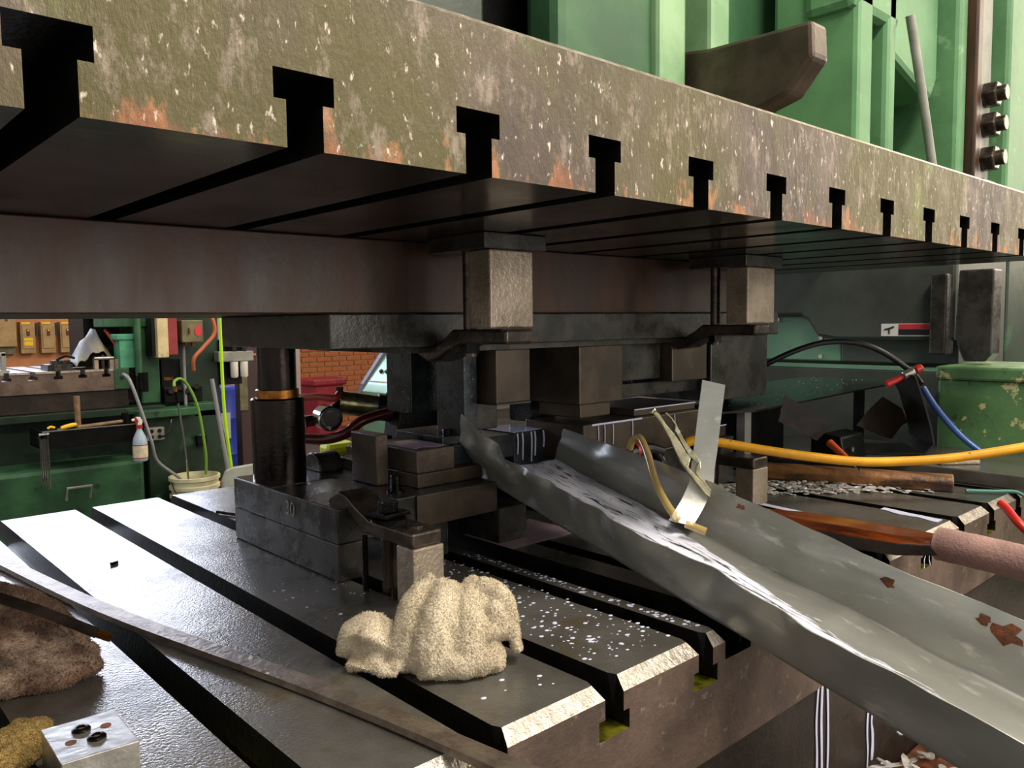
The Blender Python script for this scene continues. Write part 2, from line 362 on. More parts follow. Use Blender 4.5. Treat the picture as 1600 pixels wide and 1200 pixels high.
def loft(bm, sections):
    rings = [[bm.verts.new(p) for p in s] for s in sections]; n = len(rings[0]); F = []
    for a, b in zip(rings, rings[1:]):
        F.append([bm.faces.new((a[i], a[(i+1) % n], b[(i+1) % n], b[i])) for i in range(n)])
    e0 = bm.faces.new(rings[0][::-1]); e1 = bm.faces.new(rings[-1]); return F, e0, e1
# ram plate
P = slot_profile(-.46, 1.86, .465, .589, range(-2, 12), 1)
bm = B()
F, e0, e1 = loft(bm, [[(x, 0, z-(.005 if t == 'b' else 0)) for x, z, t in P], [(x, .006, z) for x, z, t in P], [(x, 1.2, z) for x, z, t in P]])
n = len(P)
for i in range(n):
    for q in (0, 1):
        t0, t1 = P[i][2], P[(i+1) % n][2]
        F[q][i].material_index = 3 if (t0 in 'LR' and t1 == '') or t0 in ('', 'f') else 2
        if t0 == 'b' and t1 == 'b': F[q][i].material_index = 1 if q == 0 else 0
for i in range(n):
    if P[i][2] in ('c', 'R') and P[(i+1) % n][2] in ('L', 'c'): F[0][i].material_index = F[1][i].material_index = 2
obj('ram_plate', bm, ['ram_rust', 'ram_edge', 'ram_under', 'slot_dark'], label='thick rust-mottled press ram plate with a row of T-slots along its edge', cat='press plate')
# bolster
P = slot_profile(-.46, 1.86, 0, -.137, range(-2, 12), -1, extra=[(.6735, .0265, .032)])
bm = B(); n = len(P)
def bsec(y, dz, dx):
    out = []
    for x, z, t in P:
        if t == 'L': out.append((x-dx, y, z-dz))
        elif t == 'R': out.append((x+dx, y, z-dz))
        elif t == 'c': out.append((x, y, z-dz))
        else: out.append((x, y, z))
    return out
F, e0, e1 = loft(bm, [bsec(-.010, .0115, .0), bsec(.003, 0, .005), bsec(.012, 0, 0.0012), bsec(1.19, 0, .0012), bsec(1.2, .008, .0012)])
e0.material_index = 1; e1.material_index = 1
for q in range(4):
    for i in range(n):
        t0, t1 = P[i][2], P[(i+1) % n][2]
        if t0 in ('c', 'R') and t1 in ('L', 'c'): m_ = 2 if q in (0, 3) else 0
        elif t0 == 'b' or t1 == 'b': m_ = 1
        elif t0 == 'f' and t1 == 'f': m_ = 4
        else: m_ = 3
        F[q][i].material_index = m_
obj('bolster_plate', bm, ['bed_top', 'bed_front', 'bed_edge', 'slot_dark', 'slot_oil'], label='oily grey steel bolster plate with long T-slots and bright chamfered front edge', cat='press plate')
bm = bx(-.5, 1.95, -.007, 1.25, -.95, -.1375); obj('press_bed', bm, 'press_bed', label='dark brown press bed block under the slotted bolster', cat='press bed', bevel=.004)
obj('joint_bead', bx(-.46, 1.86, -.0085, -.004, -.1395, -.1355), 'slot_dark', label='black oily joint line between bolster and press bed', cat='joint')
# coolant runs on the bed front
def drip(name, x, z0, z1, r, lab, wob=.003):
    pts = [(x+random.uniform(-wob, wob), -.0105 if z > -.137 else -.0085, z) for z in [z0+(z1-z0)*i/7 for i in range(8)]]
    bm = B(); tube(bm, pts, lambda t: r*(.8+.5*noise.noise(V((x*90, t*6, 0)))), 8, 4); bmesh.ops.scale(bm, vec=(1, .35, 1), verts=bm.verts[:], space=Matrix.Translation((0, .0085, 0)))
    return obj(name, bm, 'coolant_drip', label=lab, cat='coolant', group='coolant runs down the bed front')
drip('coolant_run', .866, -.135, -.46, .0032, 'milky coolant run on the dark bed, leftmost of three streams below the chute')
drip('coolant_run', .881, -.135, -.46, .0034, 'milky coolant run on the dark bed, middle of three streams below the chute')
drip('coolant_run', .897, -.137, -.46, .0040, 'milky coolant run on the dark bed, thick right one of three streams below the chute')
drip('coolant_run', 1.021, -.16, -.33, .0030, 'milky coolant run ending above the scrap pile')
drip('coolant_run', 1.036, -.16, -.30, .0042, 'thick milky coolant stream falling on the scrap pile')
for i, (x, a, b) in enumerate([(1.155, -.02, -.075), (1.215, -.02, -.06), (1.235, -.02, -.09), (1.30, -.03, -.07), (1.36, -.05, -.1), (1.40, -.03, -.085), (1.43, -.05, -.11), (1.47, -.04, -.08)]):
    drip('dried_drip', x, a, b, .0014, 'thin cream coolant drip dried on the bolster front below the wooden paddle')['group'] = 'thin dried drips below the paddle'
# ledge with scrap
obj('scrap_ledge', bx(.93, 1.75, -.33, -.008, -.38, -.34), 'rust', label='rusty ledge below the bed carrying a pile of punched scrap', cat='ledge', bevel=.003)
bm = B(); hexa(bm, [(1.02, -.36, -.60), (1.8, -.36, -.60), (1.8, -.335, -.60), (1.02, -.335, -.60), (1.02, -.36, -.345), (1.8, -.36, -.345), (1.8, -.335, -.345), (1.02, -.335, -.345)])
obj('ledge_guard', bm, 'green_mid', label='green guard plate in front of the scrap ledge', cat='guard')
bm = B()
for i in range(420):
    c = V((random.uniform(.95, 1.45), random.uniform(-.30, -.02), 0)); c.z = -.336+random.random()*.085*max(0, 1-abs(c.x-1.12)/.30)
    m = Matrix.Translation(c) @ Matrix.Rotation(random.uniform(0, 6.3), 4, 'Z') @ Matrix.Rotation(random.uniform(-.5, .5), 4, 'X')
    t = B(); l = random.choice((.008, .01, .012, .03)); prism(t, [(l*math.cos(a), .006*math.sin(a)) for a in [k*math.tau/8 for k in range(8)]], 'z', -.001, .001); xf(t, m)
    me = bpy.data.meshes.new('t'); t.to_mesh(me); t.free(); bm.from_mesh(me); bpy.data.meshes.remove(me)
obj('scrap_pile', bm, 'slug', kind='stuff', label='heap of flat punched steel slugs on the ledge below the chute', cat='scrap')
for a, b, w in (((1.08, -.16, -.283), (1.20, -.24, -.275), .008), ((1.02, -.10, -.29), (1.17, -.20, -.262), .010)):
    a, b = V(a), V(b); s = (b-a).cross(V((0, 0, 1))).normalized()*w; bm = B(); hexa(bm, [a-s, b-s, b+s, a+s, a-s+V((0, 0, .002)), b-s+V((0, 0, .002)), b+s+V((0, 0, .002)), a+s+V((0, 0, .002))])
    obj('scrap_strip', bm, 'slug', label='%s flat offcut strip lying across the scrap heap' % ('shorter' if w < .009 else 'longer'), cat='scrap', group='offcut strips on the scrap heap')

# ---- slide (green casting) above the ram plate
sl = root('press_slide', (1.4, .3, .589), 'large green cast press slide with vertical ribs above the ram plate', 'press slide')
def sp(name, m, *a, bev=.006): return obj(name, bx(*a), m, sl, bevel=bev)
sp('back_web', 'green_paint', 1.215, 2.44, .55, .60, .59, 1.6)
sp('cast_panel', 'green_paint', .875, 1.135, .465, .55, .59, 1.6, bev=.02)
sp('rib', 'green_lit', 1.130, 1.215, .45, .55, .59, 1.6, bev=.01)
sp('rib', 'green_lit', 1.296, 1.365, .45, .55, .59, 1.6, bev=.01)
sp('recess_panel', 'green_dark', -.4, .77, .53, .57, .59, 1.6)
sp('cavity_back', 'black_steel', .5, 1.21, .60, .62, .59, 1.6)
sp('rib', 'green_mid_shade', 1.615, 1.69, .30, .5, .59, 1.6, bev=.012)
sp('rib', 'green_mid_shade', 1.76, 1.81, .30, .5, .59, 1.6, bev=.012)
sp('web_bar', 'green_mid_shade', 1.60, 1.83, .30, .42, 1.0, 1.6, bev=.02)
sp('rib', 'green_mid_shade', 2.19, 2.25, .30, .5, .59, 1.6, bev=.012)
bm = B(); prism(bm, [(1.83, .98), (2.12, .90), (2.16, .96), (2.16, 1.6), (1.83, 1.6)], 'y', .34, .5); obj('gusset', bm, 'green_mid_shade', sl, bevel=.015)
sp('wear_strip', 'shoe_brown', 2.26, 2.30, .28, .5, .59, 1.6)
bm = B(); prism(bm, [(.206, .862), (.203, .80), (.25, .745), (.42, .70), (.545, .70), (.545, .885), (.42, .866)], 'x', 1.234, 1.292)
obj('knockout_arm', bm, 'die_steel', label='dark steel knockout arm jutting out between the green slide ribs', cat='machine arm', bevel=.008)
bm = tube(B(), [(1.80, .27, 1.02), (1.87, .26, .82), (1.94, .25, .60)], .010, 12, 4); obj('slide_rod', bm, 'grey_paint', label='thin pale rod leaning against the slide ribs on the right', cat='rod')
gib = root('gib_bar', (2.36, .3, .589), 'grey gib bar with a column of hex adjusting bolts beside the slide', 'gib bar')
obj('bar', bx(2.315, 2.40, .29, .36, .59, 1.6), 'grey_paint', gib, bevel=.004)
obj('keeper_block', bx(2.305, 2.41, .27, .29, .59, .72), 'black_steel', gib, bevel=.008)
for zz in (.775, .865, .945):
    b_ = obj('hex_bolt', hexbolt(B(), (2.355, .29, zz), (0, -1, 0), .035, .035), 'clamp_steel', gib, bevel=.004)
    obj('bolt_shank', cyl(B(), (2.355, .262, zz), (2.355, .235, zz), .02, seg=20), 'clamp_steel', b_, bevel=.002)
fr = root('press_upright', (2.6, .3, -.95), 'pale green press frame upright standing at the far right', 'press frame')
obj('upright', bx(2.45, 2.62, .26, 1.3, .59, 1.7), 'green_mid_shade', fr, bevel=.012)
obj('upright_outer', bx(2.63, 2.95, .30, 1.3, .59, 1.7), 'green_paint', fr, bevel=.012); obj('upright_foot', bx(2.63, 2.95, .30, 1.3, -.95, .585), 'green_dark', fr, bevel=.012)  # foot coloured darker than the upper part to carry the ram's shade
obj('upright_lower', bx(2.22, 2.62, .30, 1.3, -.95, .585), 'panel_dark', fr, bevel=.01)  # shade below the ram put into the dark colour
obj('inspection_boss', cyl(B(), (2.68, .30, 1.0), (2.68, .285, 1.0), .04, seg=24), 'green_lit', fr, bevel=.004)
# inner panels of the right upright
ip = root('guard_panel', (2.2, .5, .05), 'light green sheet metal guard panel on the inside of the upright', 'guard panel')
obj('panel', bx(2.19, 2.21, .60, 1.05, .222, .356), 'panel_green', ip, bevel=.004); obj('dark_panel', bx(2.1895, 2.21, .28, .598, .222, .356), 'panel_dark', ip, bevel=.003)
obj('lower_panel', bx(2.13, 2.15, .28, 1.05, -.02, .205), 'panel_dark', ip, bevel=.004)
obj('ledge', bx(2.13, 2.2, .28, 1.05, .205, .213), 'panel_green', ip)
obj('upper_cover', prism(B(), [(.28, .285), (.60, .285), (.66, .295), (.69, .34), (.71, .356), (1.05, .358), (1.05, .585), (.28, .585)], 'x', 2.16, 2.189), 'panel_dark', ip, bevel=.01)  # dark cover standing in for the shadow the ram casts here
for yy, zz in ((.80, .345), (.66, .29), (.66, .235)):
    obj('bolt', hexbolt(B(), (2.19, yy, zz), (-1, 0, 0), .007, .006), 'clean_steel', ip)
st = root('warning_sticker', (2.159, .40, .297), 'white and red warning sticker with a hand pictogram on the dark green panel', 'sticker')
obj('sticker_sheet', bx(2.1585, 2.1605, .337, .471, .297, .331), 'sticker_white', st)
obj('red_band', bx(2.1575, 2.159, .343, .424, .317, .330), 'sticker_red', st); obj('black_band', bx(2.1575, 2.159, .343, .424, .300, .316), 'sticker_black', st)
bm = B(); tube(bm, [(2.158, .462, .315), (2.158, .45, .318), (2.158, .436, .323)], .0022, 6, 2); tube(bm, [(2.158, .45, .317), (2.158, .449, .303)], .002, 6, 1)
obj('pictogram', bm, 'sticker_black', st)
# right post behind the ram
po = root('guide_post_bracket', (2.1, .2, .23), 'brown steel slide guide hanging below the ram at the right', 'guide bracket')
bm = B(); prism(bm, [(.175, .465), (.255, .465), (.262, .30), (.25, .262), (.24, .236), (.19, .236), (.175, .255)], 'x', 2.10, 2.16); obj('guide_plate', bm, 'die_dark', po, bevel=.004)
obj('guide_rail', bx(2.12, 2.18, .29, .33, .25, .46), 'die_dark', po, bevel=.004)
gb = root('green_casting', (2.1, .0, -.05), 'chipped green cast housing with a lipped top at the right end of the bolster', 'machine housing')
obj('housing', bx(2.0, 2.3, -.45, .262, -.3, .195), 'green_chipped', gb, bevel=.006)
obj('lip', bx(1.992, 2.3, -.45, .266, .195, .228), 'green_chipped', gb, bevel=.006)
obj('end_plate', bx(1.70, 1.995, -.02, .62, .0005, .03), 'bed_top', label='raised steel plate along the right end of the bolster', cat='plate', bevel=.003)

# ================================================================== DIE
obj('adapter_plate', bx(-.30, 1.572, .464, 1.0, .362, .4648), 'shoe_brown', label='wide brown oily riser plate bolted under the ram', cat='die plate', bevel=.002)
ud = root('upper_die', (.998, .62, .3615), 'dark upper die holder with hanging punches and pads', 'upper die')
obj('holder', bx(.425, 1.572, .452, .80, .3135, .3618), 'die_dark', ud, bevel=.002)
obj('holder_step', bx(.56, 1.50, .470, .76, .304, .3135), 'die_dark', ud)
def up(name, m, *a, bev=.002): return obj(name, bx(*a), m, ud, bevel=bev)
up('backing_block', 'die_wet', .70, .80, .66, .735, .19, .304)
pp = up('punch_plate', 'die_wet', .695, .722, .505, .58, .1656, .304)
for zz in (.214, .234): obj('dowel_hole', cyl(B(), (.6945, .543, zz), (.6965, .543, zz), .0055, seg=16), 'black_plastic', pp)
pad = up('pad_block', 'die_steel', .733, .808, .47, .5345, .2165, .304)
obj('wet_lip', bx(.7325, .8085, .4695, .535, .2140, .2165), 'die_dark', pad)
up('punch', 'die_dark', .742, .80, .545, .60, .1656, .304)
up('punch', 'die_wet', .86, .93, .60, .72, .20, .304)
up('punch', 'die_wet', .93, 1.06, .60, .70, .195, .304)
up('stripper', 'die_wet', .95, 1.02, .62, .68, .155, .195)
up('pad_block', 'die_steel', .928, 1.046, .47, .60, .200, .304)
up('punch', 'die_steel', .935, 1.016, .475, .58, .175, .200)
up('pad_block', 'die_dark', 1.05, 1.20, .50, .60, .232, .304)
up('pad_block', 'die_steel', 1.205, 1.325, .475, .58, .225, .304)
up('stripper', 'die_dark', 1.05, 1.36, .51, .60, .198, .225)
up('side_block', 'die_dark', 1.34, 1.565, .475, .75, .175, .3135)
# lower die
ld = root('lower_die', (.6, .6, 0), 'dark lower die shoe stamped 30, standing on parallels', 'lower die')
def lp(name, m, *a, bev=.002): return obj(name, bx(*a), m, ld, bevel=bev)
lp('shoe', 'die_dark', .425, .705, .445, .775, .052, .10)
lp('shoe_front_rail', 'die_steel', .552, .705, .440, .4455, .053, .0995, bev=.001)
lp('parallel', 'die_dark', .425, .47, .445, .775, .0003, .0515)
lp('parallel', 'die_dark', .585, .615, .45, .775, .0003, .0515)
lp('parallel', 'die_dark', .705, .765, .437, .775, .0003, .0575)
t = text_bm('30', .030, .0006); xf(t, axes((.4248, .580, .079), (0, -1, 0), (0, 0, 1), (-1, 0, 0)))
obj('stamped_number', t, 'clamp_pale', ld, label='stamped number 30')
lp('die_plate', 'die_steel', .582, .708, .480, .66, .10, .1215)
lp('die_block', 'die_steel', .5825, .655, .482, .62, .1215, .157)
lp('die_block', 'die_wet', .655, .735, .50, .60, .1215, .150)
lp('die_block', 'die_wet', .735, .84, .548, .66, .11, .15)
lp('die_block', 'die_wet', .842, .932, .55, .66, .08, .151)
lp('pressure_pad', 'die_wet', .668, .752, .53, .66, .150, .165)
lp('pressure_pad', 'die_dark', .66, .74, .665, .76, .10, .135)
for x, y in ((.69, .545), (.73, .545), (.68, .69), (.70, .735)):
    obj('cap_screw', cyl(B(), (x, y, .165 if y < .6 else .135), (x, y, .174 if y < .6 else .144), .008, seg=16), 'dark_bolt', ld, bevel=.001)
lp('stop_block', 'die_steel', .549, .571, .540, .612, .1003, .179)
sb = obj('cap_screw', cyl(B(), (.548, .488, .1), (.548, .488, .125), .0075, seg=20), 'dark_bolt', ld, bevel=.001)
obj('washer', cyl(B(), (.548, .488, .1), (.548, .488, .1025), .0135, seg=24), 'dark_bolt', sb)
bm = B(); prism(bm, [(.03*math.cos(a), .03*math.sin(a)) for a in [k*math.pi/14 for k in range(15)]], 'x', 0, .045); xf(bm, Matrix.Translation((.545, .735, .1003)))
obj('half_round_stop', bm, 'die_dark', ld, bevel=.002)
obj('guide_block', bx(.60, .63, .69, .74, .1003, .118), 'die_dark', ld, bevel=.002)
gp = root('guide_post', (.473, .706, .1), 'black oily guide post with a thick bushing and bronze ring', 'guide post')
obj('bushing', lathe(B(), (.473, .706, .1), [(.0415, .0003), (.0415, .130), (.039, .1325)], 48), 'post_black', gp)
obj('bronze_ring', lathe(B(), (.473, .706, .2325), [(.0335, 0), (.0335, .0125), (.032, .0135)], 40), 'bronze', gp)
obj('post', cyl(B(), (.473, .706, .24), (.473, .706, .3134), .0305, seg=40), 'post_black', gp)
obj('oil_puddle', bx(.428, .548, .65, .772, .1001, .1006), 'tray_wet', label='black oil film spread on the lower die shoe around the post', cat='oil')
# second station right of the chute
rd = root('die_rail_set', (1.1, .55, 0), 'brown lower die block behind the chute with white coolant on its edges', 'lower die')
obj('shoe', bx(.935, 1.39, .45, .78, .0003, .10), 'die_dark', rd, bevel=.002)
obj('rail', bx(.918, 1.275, .452, .60, .10, .166), 'die_steel', rd, bevel=.002)
obj('rail_step', bx(1.08, 1.276, .47, .62, .166, .180), 'die_steel', rd, bevel=.002)
obj('side_step', bx(1.276, 1.375, .46, .60, .10, .125), 'die_steel', rd, bevel=.002)
for a in ((.94, 1.08, .4515, .4530, .163, .1662), (1.08, 1.276, .469, .471, .178, .1803), (1.276, 1.375, .459, .461, .123, .1253)):
    obj('coolant_edge', bx(*a), 'coolant_drip', rd)
for x in (.955, .972, .995, 1.05, 1.18): obj('coolant_drip', tube(B(), [(x, .451, .164), (x+.001, .4505, .15), (x, .4505, .125)], .0012, 6, 2), 'coolant_drip', rd)
for x in (.850, .862, .884, .893, .915): obj('coolant_drip', tube(B(), [(x, .5492, .150), (x+.0015, .5488, .135), (x, .5488, .150-random.uniform(.03, .06))], .0016, 6, 2), 'coolant_drip', ld)
obj('coolant_film', sheet(B(), [[(.845+.02*i, .556+.03*j, .1516) for j in range(4)] for i in range(5)], .0006), 'coolant_drip', ld)
obj('coolant_film', sheet(B(), [[(.59+.02*i, .50+.03*j+.008*math.sin(i*2), .1574) for j in range(4)] for i in range(4)], .0004), 'puddle', ld)
obj('clear_guard', bx(1.10, 1.30, .655, .659, .16, .192), 'bottle_blue', label='small clear plastic guard strip standing behind the right die rail', cat='guard')

# ================================================================== CLAMPS
def strap_clamp(name, x, yh, zb, up_, labels, long=.20, w=.046, toe_rise=.024):
    """goose-neck strap along +Y from the heel at yh; up_=+1 toe raised, -1 mirrored for the ram"""
    t = root(name, (x, yh, zb), labels, 'clamp')
    th = .02; top = [(yh, zb+up_*th), (yh+.095, zb+up_*th), (yh+.128, zb+up_*(th+.013)), (yh+.150, zb+up_*(th+toe_rise)), (yh+.172, zb+up_*(th+toe_rise+.004)), (yh+long, zb+up_*(th+toe_rise-.010))]
    bot = [(yh+long, zb+up_*toe_rise*1.0-.0*up_), (yh+.155, zb+up_*toe_rise*.98), (yh+.135, zb+up_*(toe_rise*.55)), (yh+.115, zb), (yh, zb)]
    bm = prism(B(), top+bot, 'x', x-w/2, x+w/2); b_ = obj('strap', bm, 'clamp_steel', t, bevel=.004, seg=3)
    return t
c1 = strap_clamp('strap_clamp', .460, .292, .0738, 1, 'dark goose-neck strap clamp gripping the front corner of the lower die')
obj('stud', cyl(B(), (.457, .372, -.03), (.457, .372, .117), .0095, seg=24), 'clamp_steel', c1)
obj('tee_nut', bx(.437, .477, .352, .392, -.05, -.032), 'dark_bolt', c1, bevel=.002)
obj('stud', cyl(B(), (.435, .395, .0), (.435, .395, .073), .004, seg=12), 'dark_bolt', c1)
obj('flange_washer', lathe(B(), (.457, .372, .0940), [(.024, 0), (.024, .003), (.018, .006)], 32), 'dark_bolt', c1)
obj('square_washer', xf(bx(-.022, .022, -.022, .022, 0, .005), Matrix.Translation((.457, .375, .100)) @ Matrix.Rotation(.12, 4, 'Z')), 'dark_bolt', c1, bevel=.001)
obj('hex_nut', hexbolt(B(), (.457, .372, .105), (0, 0, 1), .0135, .014), 'dark_bolt', c1, bevel=.001)
n_ = obj('set_screw', lathe(B(), (.460, .318, .0937), [(.011, 0), (.011, .003), (.0075, .004)], 28), 'clamp_steel', c1)
obj('screw_socket', cyl(B(), (.460, .318, .0975), (.460, .318, .0992), .005, seg=6), 'black_plastic', n_)
def heel(name, x0, x1, y0, y1, z0, z1, lab): return obj(name, bx(x0, x1, y0, y1, z0, z1), 'block_steel', label=lab, cat='heel block', bevel=.0025, seg=3)
heel('heel_block', .438, .486, .292, .328, .0003, .0735, 'pale steel heel block under the strap clamp, half hidden by the cream rag')
c2 = strap_clamp('strap_clamp', 1.232, .292, .070, 1, 'dark strap clamp on a heel block behind the locking pliers', w=.052)
obj('stud', cyl(B(), (1.2192, .385, -.03), (1.2192, .385, .11), .0095, seg=20), 'clamp_steel', c2); obj('hex_nut', hexbolt(B(), (1.2192, .385, .091), (0, 0, 1), .0135, .014), 'dark_bolt', c2)
obj('tee_nut', bx(1.199, 1.239, .365, .405, -.05, -.032), 'dark_bolt', c2)
heel('heel_block', 1.206, 1.258, .292, .330, .0003, .0698, 'pale steel heel block standing on the bolster right of the chute')
def ram_clamp(x, bx0, bx1, yb, lab, lab2, lab3):
    c = strap_clamp('ram_clamp', x, .286, .3385, -1, lab, long=.205, w=.050)
    obj('stud', cyl(B(), (x-.004, .385, .30), (x-.004, .385, .495), .0095, seg=20), 'clamp_steel', c)
    obj('tee_nut', bx(x-.024, x+.016, .365, .405, .498, .514), 'dark_bolt', c); obj('hex_nut', hexbolt(B(), (x-.004, .385, .3185), (0, 0, -1), .0135, .014), 'dark_bolt', c)
    heel('riser_block', bx0, bx1, yb, yb+.045, .3400, .4435, lab2)
    obj('spacer_plate', bx(bx0-.012, bx1+.022, yb-.004, yb+.12, .4440, .4648), 'die_dark', label=lab3, cat='spacer', bevel=.0015)
ram_clamp(.614, .575, .653, .300, 'inverted strap clamp holding the upper die beside the nearer tan riser', 'large tan steel riser block hanging below the ram, the nearer of two', 'dark spacer plate between the ram and the nearer tan riser block')
ram_clamp(1.223, 1.193, 1.287, .300, 'inverted strap clamp holding the upper die beside the farther tan riser', 'tan steel riser block hanging below the ram, the farther of two', 'dark spacer plate between the ram and the farther tan riser block')

# ================================================================== CHUTE
az, slp, xa, za = .119, .188, .653, .004
D_ = V((math.sin(az)*math.cos(slp), math.cos(az)*math.cos(slp), math.sin(slp))); S_ = V((math.cos(az), -math.sin(az), 0)); N_ = S_.cross(D_)
chm = axes((xa, 0, za), S_, D_, N_)
ch = root('scrap_chute', None, 'long bent galvanised sheet metal chute sloping out of the die, wet with coolant', 'chute', mw=chm)
WID, HN, HF = .177, .058, .073
def chute_pt(s, q):
    """q: 0..1 near wall (top to fold), 1..2 floor, 2..3 far wall"""
    hn = HN+.045*max(0, (s-.40)/.13)**1.3; hf = HF-.02*max(0, (s-.3)/.3)
    nz = lambda a, b, c=0: noise.noise(V((a, b, c)))
    if q < 1:
        k = 1-q; d = .013*nz(s*9, 1.3)+.009*nz(s*21, 4.1+k); d *= min(1, k*1.3)
        crump = max(0, (s-.36)/.2); cr2 = math.exp(-((s-.40)/.10)**2); d += k*.014*cr2*nz(s*30, k*2.5, 3)+k*.010*cr2*nz(s*55, k*4, 6)
        return V((-.008*k+d-.02*crump*k+.018*crump*nz(s*26, k*3), s, hn*k*(1+.10*nz(s*7, 9))+.0))
    if q < 2:
        t = q-1; return V((WID*t, s, .0035*nz(s*9, t*4, 2)+.004*math.sin(t*math.pi)*nz(s*3, 5)+.006*math.exp(-((s+.05)/.018)**2)*max(0, t-.35)))
    k = q-2; d = .009*nz(s*6, k*2, 7)+.007*nz(s*17, k*3+s*6, 8); d *= min(1, k*1.5)
    return V((WID+.013*k+d, s, hf*k*(1+.05*nz(s*8, 3, 3))))
qs = [0, .15, .3, .45, .6, .75, .90, .975]+[1.008, 1.03]+[1.03+.94*i/14 for i in range(1, 14)]+[1.97, 1.992]+[2.02, 2.08, 2.25, 2.4, 2.55, 2.7, 2.85, 3.0]
ss = [-.62+1.15*i/110 for i in range(111)]
rows = []
for s in ss:
    pts = [chute_pt(s, q) for q in qs]
    for it in range(1): pts = [pts[0]]+[(pts[i-1]+pts[i]*2+pts[i+1])/4 if 6 < i < 10 or 22 < i < 26 else pts[i] for i in range(1, len(pts)-1)]+[pts[-1]]
    rows.append(pts)
o = obj('trough', sheet(B(), rows, .0014), 'galvanised', ch, local=True)
for s, k, r, i in ((-.085, 2.72, .012, 1), (-.19, 2.80, .010, 2), (-.215, 2.74, .017, 3), (.135, 2.85, .008, 4)):
    rr = []
    for a in range(9):
        rr.append([chute_pt(s+(a-4)/4*r*(1+.3*noise.noise(V((a, b, i)))), min(3, k+(b-4)/4*r*8*(1+.4*noise.noise(V((b, a, i*3))))))+V((-.0016, 0, .0006)) for b in range(9)])
    # keep a round outline
    rr2 = []
    for a in range(7):
        ang = []
        for b in range(13):
            th = b*math.tau/12; rad = (a-.96)/5*r*(.7+.7*noise.noise(V((math.cos(th)*1.5, math.sin(th)*1.5, i*5))))
            ang.append(chute_pt(s+rad*1.2*math.cos(th), min(2.99, k+rad*11*math.sin(th)*.8))+V((-.0013, 0, .0004)))
        rr2.append(ang)
    obj('rust_patch', sheet(B(), rr2[1:], .0002), 'rust', ch, local=True)
# coolant film lying on the chute floor
bm = B(); cov = bm.verts.layers.float.new('cover'); G = []
for i in range(81):
    s = -.45+.97*i/80; r_ = []
    for j in range(33):
        t = .01+.97*j/32; p = chute_pt(s, 1+min(max(t, .02), .98)); p.z += .0042 if t < .93 else .0042+.03*(t-.93)/.05*0
        v = bm.verts.new(p)
        edge = .93 if s > .32 else .60+.33*max(0, s)/.32 if s > 0 else max(.42, .60+s*.5)
        c = .60 if t < edge else .60-(t-edge)*4.0
        if s < .10: c -= (.10-s)*.30
        c += .07*noise.noise(V((t*9, s*14, 1)))
        v[cov] = max(0, min(.7, c)); r_.append(v)
    G.append(r_)
for i in range(80):
    for j in range(32): bm.faces.new((G[i][j], G[i][j+1], G[i+1][j+1], G[i+1][j])).smooth = True
fm = root('coolant_flow', None, 'white milky coolant streaming down the floor of the sheet metal chute', 'coolant', mw=chm, kind='stuff')
obj('film', bm, 'milky_coolant', fm, local=True, kind='stuff')

# strap, pliers and clear hose on the chute
def band(pts, w, th, side, n=5):
    P = smooth_pts(pts, n); side = V(side).normalized(); return sheet(B(), [[p-side*w/2, p-side*w/6, p+side*w/6, p+side*w/2] for p in P], th)
obj('metal_strap', band([(.899, .175, .256), (.890, .176, .207), (.878, .174, .162), (.870, .173, .135), (.862, .170, .113), (.840, .170, .085), (.812, .170, .062)], .034, .002, (.62, -.72, -.22)), 'galvanised',
    label='bent flat metal strap standing up from the chute wall, gripped by pliers', cat='metal strap')
pl = root('locking_pliers', (.86, .155, .096), 'chrome locking pliers clamped on the far wall of the chute', 'pliers')
ax = (V((.825, .227, .216))-V((.862, .152, .094))); L_ = ax.length; ax.normalize(); cam_d = V((.674, .735, -.09)); sd = ax.cross(cam_d).normalized()
if sd.x < 0: sd = -sd
pm = axes((.862, .152, .094), sd, ax, sd.cross(ax))
def pp_(name, poly, m, z0, z1, b=.0015): return obj(name, xf(prism(B(), poly, 'z', z0, z1), pm), m, pl, bevel=b)
pp_('fixed_handle', [(-0.0023, 0.0002), (-0.006, 0.0097), (-0.0078, 0.0299), (-0.0096, 0.0502), (-0.0101, 0.0648), (-0.0078, 0.0801), (-0.0041, 0.1017), (-0.002, 0.1243), (-0.0037, 0.1457), (0.0012, 0.1482), (0.0036, 0.1412), (0.0034, 0.1234), (0.0054, 0.1054), (0.0059, 0.0908), (0.005, 0.0758), (0.0055, 0.0623), (-0.0044, 0.0541), (-0.0021, 0.0431), (0.0008, 0.0246), (0.0018, 0.0049)], 'plier_steel', -.006, .006, .0018)
pp_('upper_jaw', [(0.0016, 0.0007), (0.0004, 0.02), (-0.0009, 0.0412), (0.0064, 0.0498), (0.0157, 0.0532), (0.0098, 0.0429), (0.0029, 0.0388), (0.0039, 0.0179), (0.0053, 0.0015)], 'plier_steel', -.0045, .0045, .001)
pp_('moving_handle', [(0.0151, 0.1114), (0.0144, 0.1046), (0.0129, 0.0936), (0.0127, 0.0806), (0.0149, 0.0589), (0.0157, 0.0532), (0.0095, 0.0503), (0.005, 0.0662), (0.0066, 0.088), (0.0083, 0.1024), (0.0079, 0.1075), (0.0135, 0.1147), (0.0137, 0.1266), (0.0113, 0.1371), (0.0133, 0.1376), (0.0156, 0.1266), (0.016, 0.1156)], 'plier_steel', -.005, .005, .0012)
for u, v in ((.0116, .1039), (.009, .0726), (.0138, .0544), (.0005, .0654)): obj('rivet', xf(cyl(B(), (u, v, -.0075), (u, v, .0075), .0028, seg=14), pm), 'chrome', pl)
obj('adjusting_screw', xf(cyl(B(), (-.001, .146, 0), (-.0015, .152, 0), .0055, seg=16), pm), 'plier_steel', pl, bevel=.002)
